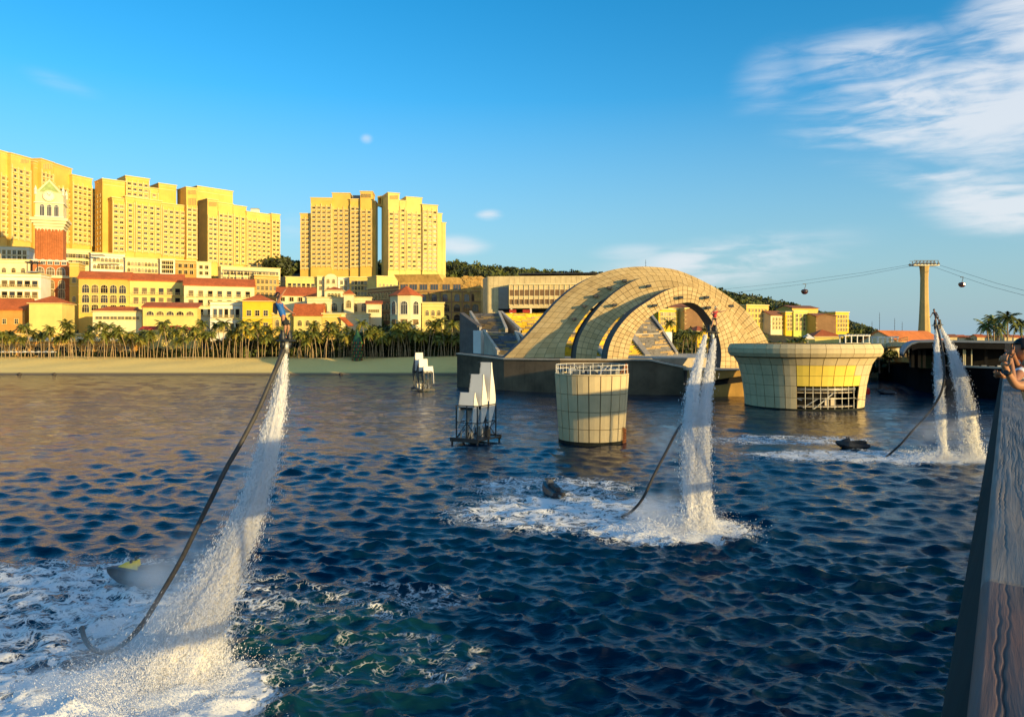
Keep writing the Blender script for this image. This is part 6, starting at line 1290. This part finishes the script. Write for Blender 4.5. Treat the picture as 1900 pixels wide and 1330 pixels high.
# ---------------------------------------------------------------- people
SK = pm('tanned_skin', (.46, .22, .11), .5, .08, 6); SKR = pm('bare_shoulder_skin', (.50, .26, .15), .5, .08, 6); HAIR = pm('black_hair', (.010, .008, .007), .45, .3, 20)
def skin_mesh(verts, rad, edges, sub=1):
    me = bpy.data.meshes.new('tmp'); me.from_pydata([tuple(v) for v in verts], edges, []); o = bpy.data.objects.new('tmp', me); C.objects.link(o)
    md = o.modifiers.new('s', 'SKIN'); md.branch_smoothing = .4; sv = me.skin_vertices[0].data
    for i, r in enumerate(rad): sv[i].radius = (r, r) if not isinstance(r, tuple) else r; sv[i].use_root = (i == 0)
    s = o.modifiers.new('u', 'SUBSURF'); s.levels = sub; s.render_levels = sub
    dg = bpy.context.evaluated_depsgraph_get(); out = bpy.data.meshes.new_from_object(o.evaluated_get(dg)); bpy.data.objects.remove(o); bpy.data.meshes.remove(me); return out
def head_bm(bm, c, face, up, s=1.0):
    """egg-shaped head with jaw, nose, brow, lips and ears joined into the body mesh"""
    f = face.normalized(); u = (up - f * up.dot(f)).normalized(); r = f.cross(u).normalized(); k = len(bm.verts)
    g = bmesh.ops.create_uvsphere(bm, u_segments=20, v_segments=14, radius=1)['verts']
    for v in g:
        x, y, z = v.co; wx, wy, wz = .074, .095, .118
        if z < 0: wx *= 1 - .28 * z * z; 
        fy = y * wy
        if y > 0: fy *= 1 - .12 * max(0, z)
        nose = math.exp(-((x / .16) ** 2 + ((z + .18) / .22) ** 2)) * .022 if y > 0 else 0; brow = math.exp(-(((abs(x) - .38) / .2) ** 2 + ((z - .02) / .1) ** 2)) * .010 if y > 0 else 0; lip = math.exp(-((x / .3) ** 2 + ((z + .52) / .08) ** 2)) * .007 if y > 0 else 0
        ear = .018 if abs(x) > .93 and abs(z) < .25 and abs(y) < .3 else 0
        v.co = c + (r * (x * wx + math.copysign(ear, x)) + f * (fy + nose - brow + lip) + u * (z * wz)) * s
def fingers(b, palm, d, side, curl, s=1.0):
    """four unequal bent fingers and a side thumb"""
    d = d.normalized(); sd = (side - d * side.dot(d)).normalized(); n = d.cross(sd)
    for i, L in enumerate((.072, .082, .076, .058)):
        p = palm + sd * (.030 - .020 * i) * s; pts = [p]; dd = d.copy()
        for j in range(3): dd = (dd + n * curl).normalized(); p = p + dd * L * s * (.45, .32, .25)[j]; pts.append(p)
        b.tube(pts, [.0095 * s, .0088 * s, .008 * s, .005 * s], 6)
    p = palm - d * .035 * s + sd * .035 * s; p2 = p + (sd * .8 + d * .6).normalized() * .035 * s; b.tube([p - sd * .02 * s, p, p2, p2 + (d + n * curl).normalized() * .028 * s], [.013 * s, .012 * s, .010 * s, .006 * s], 6)
def person(label, J, base, clothes, face=Vector((0, -1, 0)), s=1.0, hair=True, hat=None, curl=.45, group=None, headup=Vector((0, 0, 1)), skin=None):
    t = thing('person', label, 'person', base); sk = skin or SK
    names = ['pelvis', 'waist', 'chest', 'nb', 'neck', 'head', 'shL', 'elL', 'wrL', 'haL', 'shR', 'elR', 'wrR', 'haR', 'hiL', 'knL', 'anL', 'toL', 'hiR', 'knR', 'anR', 'toR']
    rad = dict(pelvis=.125, waist=.115, chest=.14, nb=.085, neck=.055, head=.06, shL=.062, elL=.043, wrL=.028, haL=.032, hiL=.085, knL=.056, anL=.038, toL=.034); rad.update({k[:-1] + 'R': v for k, v in rad.items() if k.endswith('L')})
    E = [('pelvis', 'waist'), ('waist', 'chest'), ('chest', 'nb'), ('nb', 'neck'), ('neck', 'head'), ('nb', 'shL'), ('shL', 'elL'), ('elL', 'wrL'), ('wrL', 'haL'), ('nb', 'shR'), ('shR', 'elR'), ('elR', 'wrR'), ('wrR', 'haR'), ('pelvis', 'hiL'), ('hiL', 'knL'), ('knL', 'anL'), ('anL', 'toL'), ('pelvis', 'hiR'), ('hiR', 'knR'), ('knR', 'anR'), ('anR', 'toR')]
    me = skin_mesh([J[n] for n in names], [rad[n] * s for n in names], [(names.index(a), names.index(b)) for a, b in E], 2)
    bm = bmesh.new(); bm.from_mesh(me); head_bm(bm, J['head'], face, headup, s)
    b = MB()
    for sd, sg in (('L', 1), ('R', -1)):
        d = J['ha' + sd] - J['wr' + sd]; side = Vector((.3, -1, .2)) * sg; fingers(b, J['ha' + sd], d, side, curl * sg, s)
    tmp = b.mesh('tmp', [sk]); bm.from_mesh(tmp); bm.to_mesh(me); bm.free(); me.materials.clear(); me.materials.append(sk); me.polygons.foreach_set('use_smooth', [True] * len(me.polygons)); link('body', me, t)
    def cloth(nm, pts, edges, mat):
        m2 = skin_mesh([p for p, r in pts], [r * s for p, r in pts], edges, 1); m2.materials.clear(); m2.materials.append(mat); m2.polygons.foreach_set('use_smooth', [True] * len(m2.polygons)); link(nm, m2, t)
    up, lo, um, lm = clothes
    mid = lambda a, b_, f: J[a].lerp(J[b_], f)
    sl = up
    cloth('shirt', [(mid('pelvis', 'waist', -.15), .138), (J['waist'], .135), (J['chest'], .158), (mid('chest', 'nb', .8), .115), (J['shL'], .078), (mid('shL', 'elL', sl), .066), (J['shR'], .078), (mid('shR', 'elR', sl), .066)], [(0, 1), (1, 2), (2, 3), (3, 4), (4, 5), (3, 6), (6, 7)], um)
    cloth('shorts', [(mid('pelvis', 'waist', .5), .135), (J['pelvis'], .142), (J['hiL'], .105), (mid('hiL', 'knL', lo), .088), (J['hiR'], .105), (mid('hiR', 'knR', lo), .088)], [(0, 1), (1, 2), (2, 3), (1, 4), (4, 5)], lm)
    if hair:
        bm = bmesh.new(); bmesh.ops.create_uvsphere(bm, u_segments=16, v_segments=12, radius=1); f = face.normalized(); u = (headup - f * headup.dot(f)).normalized(); r = f.cross(u)
        bmesh.ops.delete(bm, geom=[v for v in bm.verts if v.co.z < -.25 or (v.co.y > .45 and v.co.z < .45)], context='VERTS')
        for v in bm.verts: x, y, z = v.co; k = 1 + .03 * math.sin(9 * x + 7 * z); v.co = J['head'] + (r * x * .084 * k + f * (y * .104 - .008) * k + u * (z * .128 + .006) * k) * s
        m2 = bpy.data.meshes.new('hair'); bm.to_mesh(m2); bm.free(); m2.materials.append(hat or HAIR); m2.polygons.foreach_set('use_smooth', [True] * len(m2.polygons)); o = link('helmet' if hat else 'hair', m2, t); md = o.modifiers.new('thick', 'SOLIDIFY'); md.thickness = .012; md.offset = 1
    f = face.normalized(); u = (headup - f * headup.dot(f)).normalized(); r = f.cross(u)
    for sg in (-1, 1):
        bm = bmesh.new(); bmesh.ops.create_uvsphere(bm, u_segments=8, v_segments=6, radius=.010 * s, matrix=Matrix.Translation(J['head'] + (r * sg * .028 + f * .083 + u * .008) * s)); m2 = bpy.data.meshes.new('eye'); bm.to_mesh(m2); bm.free(); m2.materials.append(HAIR); link('eye', m2, t)
    return t
def board(t, a, b_, m=ME, s=1.0):
    c = (a + b_) / 2; u = (b_ - a).normalized(); n = Vector((0, 0, 1)); v = u.cross(n).normalized(); w = (b_ - a).length / 2 + .14 * s
    def bx(cx, hx, hy, z0, z1, nm, mat): q = [cx + u * x + v * y for x, y in ((-hx, -hy), (hx, -hy), (hx, hy), (-hx, hy))]; MB().hexa([p + n * z0 for p in q] + [p + n * z1 for p in q]).obj(nm, mat, t)
    bx(c, w, .17 * s, -.10 * s, -.04 * s, 'flyboard_deck', m)
    for p in (a, b_):
        MB().lathe([(.10 * s, -.03 * s), (.11 * s, .02 * s), (.085 * s, .12 * s), (.075 * s, .26 * s), (.085 * s, .28 * s)], 12, 0, (p.x, p.y)); q = MB(); q.lathe([(.10 * s, p.z - .04 * s), (.115 * s, p.z + .02 * s), (.085 * s, p.z + .12 * s), (.072 * s, p.z + .26 * s), (.08 * s, p.z + .28 * s)], 12, 0, (p.x, p.y)); q.obj('boot', m, t, smooth=True)
        q = MB(); q.tube([p + n * -.08 * s + u * 0, p + n * -.2 * s, p + n * -.34 * s], [.075 * s, .09 * s, .06 * s], 10); q.obj('jet_nozzle', m, t, smooth=True)
    q = MB(); q.tube([c + n * -.08 * s, c + n * -.28 * s, c + n * -.5 * s], [.09 * s, .11 * s, .08 * s], 10); q.obj('hose_coupling', GS, t, smooth=True)
def pj(base_px, base_py, Y):
    return lambda px, py, d=0.: Vector(((px - base_px) / F * Y, d, -(py - base_py) / F * Y))
q = pj(531, 627, 28.)
J1 = dict(pelvis=q(526, 589), waist=q(523.5, 581), chest=q(520, 570), nb=q(517.5, 561.5), neck=q(516.5, 557), head=q(516, 549),
          shL=q(517, 563, -.17), elL=q(524.5, 551.5, -.24), wrL=q(531, 541, -.22), haL=q(533.5, 536.5, -.2), shR=q(519.5, 563.5, .17), elR=q(530, 573.5, .24), wrR=q(540, 580.5, .2), haR=q(544, 582, .18),
          hiL=q(526.5, 591, -.09), knL=q(531.5, 607, -.11), anL=q(528, 624, -.13), toL=q(534, 626.5, -.14), hiR=q(526.5, 591, .09), knR=q(534, 606, .11), anR=q(531.5, 624, .13), toR=q(537.5, 626.5, .14))
blue = pm('blue_vest', (.02, .13, .42), .6, .15, 6); blk = pm('black_shorts', (.018, .02, .018), .7, .3, 8)
t = person('flyer in a blue vest and black shorts, arms raised, hovering on the left jet', J1, P(531, 627, 28), (.12, .92, blue, blk), face=Vector((.9, -.35, .15)), curl=.25)
board(t, q(527, 628, -.17), q(534, 628, .17), s=1.1)
MB().hexa([q(508, 579, -.14), q(512.5, 583, -.14), q(512.5, 583, .14), q(508, 579, .14), q(509, 563.5, -.14), q(513.5, 562, -.14), q(513.5, 562, .14), q(509, 563.5, .14)]).obj('back_protector', ME, t)
q = pj(1322, 611, 48.)
J2 = dict(pelvis=q(1326, 590), waist=q(1326, 586.5), chest=q(1326.2, 582), nb=q(1327, 577.7), neck=q(1327.6, 575.8), head=q(1328.8, 572.5),
          shL=q(1322, 578.5, 0), elL=q(1320, 584, -.15), wrL=q(1324, 583, -.36), haL=q(1326, 581.5, -.42), shR=q(1331.5, 578, 0), elR=q(1338, 578.5, -.1), wrR=q(1344.5, 576.5, -.15), haR=q(1347, 575.7, -.15),
          hiL=q(1323.5, 591), knL=q(1321.5, 601, -.08), anL=q(1318, 610), toL=q(1317.5, 611, -.14), hiR=q(1328.5, 591), knR=q(1329.5, 601, -.08), anR=q(1327, 611), toR=q(1327, 612, -.14))
red = pm('red_vest', (.50, .03, .04), .6, .15, 6); wh = pm('cream_helmet', (.78, .66, .40), .4, .05, 4)
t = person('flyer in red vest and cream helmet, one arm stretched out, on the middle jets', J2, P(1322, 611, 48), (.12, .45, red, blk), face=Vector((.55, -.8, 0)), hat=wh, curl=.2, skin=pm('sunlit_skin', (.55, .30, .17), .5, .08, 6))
board(t, q(1316.5, 613), q(1327.5, 614), s=1.35)
q = pj(1740, 600, 72.)
J3 = dict(pelvis=q(1736.8, 587.5), waist=q(1736, 585), chest=q(1735, 582), nb=q(1734, 579.2), neck=q(1733.7, 578), head=q(1733, 575.6),
          shL=q(1731.3, 579.8), elL=q(1728.8, 583, -.05), wrL=q(1726.5, 586.3, -.1), haL=q(1725.8, 588), shR=q(1737, 579.8), elR=q(1739.5, 583.5, .05), wrR=q(1740.5, 587.5, -.1), haR=q(1740.5, 589.3, -.12),
          hiL=q(1735.5, 588.3), knL=q(1735, 594, -.1), anL=q(1736, 600), toL=q(1736, 600.8, -.14), hiR=q(1738.3, 588.3), knR=q(1740.6, 594, -.1), anR=q(1742.3, 599.5), toR=q(1742.6, 600.3, -.14))
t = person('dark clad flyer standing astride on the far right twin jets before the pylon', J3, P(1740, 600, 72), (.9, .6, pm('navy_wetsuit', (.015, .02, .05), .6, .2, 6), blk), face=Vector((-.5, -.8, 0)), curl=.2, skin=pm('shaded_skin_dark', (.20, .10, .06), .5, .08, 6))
board(t, q(1735.5, 601.5), q(1743.5, 601), s=1.5)
# two onlookers at the rail
def onlooker(label, org, J, face, clothes, curl, s=1.0, skin=None): return person(label, J, org, clothes, face=face, curl=curl, s=s, skin=skin)
Ya = 7.45
o_ = Vector((X(1950, Ya), Ya, 9.4)); g = lambda px, py, Y: P(px, py, Y) - o_
hp = Vector((.42, -.05, .92))
JA = dict(pelvis=g(1955, 820, 7.5), waist=g(1950, 785, 7.45), chest=g(1940, 742, 7.4), nb=g(1930, 705, 7.35), neck=g(1926, 692, 7.3), head=g(1921, 670, 7.25),
          shL=g(1917, 712, 7.1), elL=g(1884, 716, 7.05), wrL=g(1867.5, 687, 7.0), haL=g(1861, 671, 6.98), shR=g(1940, 712, 7.6), elR=g(1900, 722, 7.8), wrR=g(1868, 697, 7.75), haR=g(1856, 698, 7.72),
          hiL=g(1950, 835, 7.4), knL=g(1952, 925, 7.4), anL=Vector((.0, -.08, .09)), toL=Vector((-.12, .02, .04)), hiR=g(1972, 835, 7.6), knR=g(1974, 925, 7.6), anR=Vector((.16, .14, .09)), toR=Vector((.04, .24, .04)))
JA['anL'] = Vector((.02, -.05, .09)); 
t = person('onlooker in a black T-shirt leaning an elbow on the timber rail, fist raised', JA, o_, (.62, 1.0, pm('black_tshirt', (.012, .012, .013), .8, .3, 10), pm('dark_trousers', (.02, .022, .03), .8, .2, 6)), face=Vector((-.9, .35, -.05)), curl=.85)
w0 = JA['wrL'].lerp(JA['elL'], .12); dd = (JA['wrL'] - JA['elL']).normalized(); b = MB(); b.tube([w0 - dd * .011, w0 + dd * .011], [.037, .037], 14); b.tube([w0 + Vector((-.026, -.026, 0)), w0 + Vector((-.036, -.036, .002))], [.021, .021], 14); b.obj('wristwatch', ME, t)
Yb = 8.9
o2 = Vector((X(1925, Yb), Yb, 9.4)); g = lambda px, py, Y: P(px, py, Y) - o2
JB = dict(pelvis=g(1925, 790, 8.9), waist=g(1921, 760, 8.9), chest=g(1914, 715, 8.85), nb=g(1906, 683, 8.8), neck=g(1902, 672, 8.8), head=g(1896, 650, 8.75),
          shL=g(1893, 692, 8.6), elL=g(1880, 708, 8.4), wrL=g(1876, 673, 8.45), haL=g(1872, 658, 8.47), shR=g(1917, 692, 9.0), elR=g(1899, 706, 9.0), wrR=g(1882, 664, 8.7), haR=g(1876, 651, 8.62),
          hiL=g(1922, 800, 8.8), knL=g(1922, 875, 8.8), anL=Vector((-.02, -.1, .09)), toL=Vector((-.14, -.02, .04)), hiR=g(1936, 800, 9.0), knR=g(1936, 875, 9.0), anR=Vector((.12, .1, .09)), toR=Vector((0, .2, .04)))
t = person('black haired onlooker in a white shirt holding a phone up to the face', JB, o2, (.25, 1.0, pm('white_shirt', (.78, .80, .84), .7, .05, 6), pm('dark_trousers', (.02, .022, .03))), face=Vector((-.93, .3, 0)), curl=.7, skin=pm('deep_tan_skin', (.34, .15, .075), .5, .08, 6))
ph = P(1870, 643, 8.5); b = MB(); b.box(-.008, .008, -.075, .075, -.04, .04); o = b.obj('mobile_phone', ME, loc=ph, rz=R(162)); tag(o, 'black mobile phone held up by the onlooker in white', 'phone')

# ---------------------------------------------------------------- jet skis
def jet_ski(label, x, y, rz, hull, trim, group='jet skis powering the flyboards', pitch=0):
    t = thing('jet_ski', label, 'jet ski', (x, y, .05), rz, group); t.rotation_euler = (0, pitch, rz)
    secs = [(-1.5, .48, .05, .42), (-1.1, .56, -.1, .46), (-.3, .60, -.18, .5), (.5, .58, -.16, .62), (1.1, .42, -.02, .72), (1.55, .16, .28, .70), (1.7, .03, .5, .62)]; b = MB(); rows = []
    for (xx, hw, zb, zt) in secs: rows.append([(xx, -hw * .2, zb), (xx, -hw * .8, zb + .12), (xx, -hw, (zb + zt) / 2), (xx, -hw * .85, zt), (xx, -hw * .35, zt + .03), (xx, hw * .35, zt + .03), (xx, hw * .85, zt), (xx, hw, (zb + zt) / 2), (xx, hw * .8, zb + .12), (xx, hw * .2, zb)])
    for a, c in zip(rows, rows[1:]):
        for i in range(10): b.face([a[i], c[i], c[(i + 1) % 10], a[(i + 1) % 10]])
    b.face(rows[0]); b.face(rows[-1][::-1]); b.obj('hull', hull, t, smooth=True)
    b = MB(); pr = [(-1.3, .50), (-1.2, .74), (-.6, .80), (-.1, .74), (.3, .72)]
    for (a, c) in zip(pr, pr[1:]): b.hexa([(a[0], -.2, .42), (c[0], -.2, .42), (c[0], .2, .42), (a[0], .2, .42), (a[0], -.15, a[1]), (c[0], -.15, c[1]), (c[0], .15, c[1]), (a[0], .15, a[1])])
    b.obj('seat', ME, t)
    b = MB(); b.hexa([(.3, -.3, .5), (1.35, -.16, .66), (1.35, .16, .66), (.3, .3, .5), (.35, -.16, 1.0), (.9, -.1, .9), (.9, .1, .9), (.35, .16, 1.0)]); b.obj('cowl', trim, t)
    b = MB(); b.bar((.42, -.38, 1.08), (.42, .38, 1.08), .025); b.bar((.55, 0, .85), (.42, 0, 1.08), .04); b.obj('handlebar', ME, t)
    for s_ in (-1, 1): MB().box(.52, .6, s_ * .28 - .07, s_ * .28 + .07, .95, 1.08).obj('mirror', ME, t)
    b = MB(); b.tube([(-1.5, 0, .2), (-1.75, 0, .2)], [.1, .08], 8); b.obj('pump_outlet', GS, t)
dh = pm('dark_blue_hull', (.02, .025, .035), .35, .2, 2, spec=.5)
jet_ski('dark jet ski seen from behind in the foam left of the twin columns', X(1025, 53), 53, R(105), dh, pm('grey_trim', (.12, .13, .14), .4, .1, 3))
jet_ski('low dark jet ski seen side on, left of the far right columns', X(1583, 75.5), 75.5, R(172), dh, dh)
jet_ski('dark and yellow jet ski half hidden by mist behind the left hose', X(272, 34.0), 34.0, R(186), pm('charcoal_hull', (.05, .055, .06), .4, .2, 2), pm('yellow_trim', (.75, .62, .02), .4, .1, 3))
jet_ski('small distant dark jet ski right of the concrete bowl', X(1645, 150), 150, R(160), dh, dh)
Y = 168; t = thing('red_buoy', 'red square float with a dark rider handle beside the concrete bowl', 'buoy', (X(1605, 150), 150, 0))
b = MB(); b.lathe([(.9, -.3), (1.0, .2), (.95, 1.0), (.5, 1.3)], 4); b.obj('float_body', pm('red_float', (.62, .03, .02), .5, .1, 2), t); MB().bar((0, 0, 1.2), (0, 0, 2.0), .05).obj('mast', ME, t)
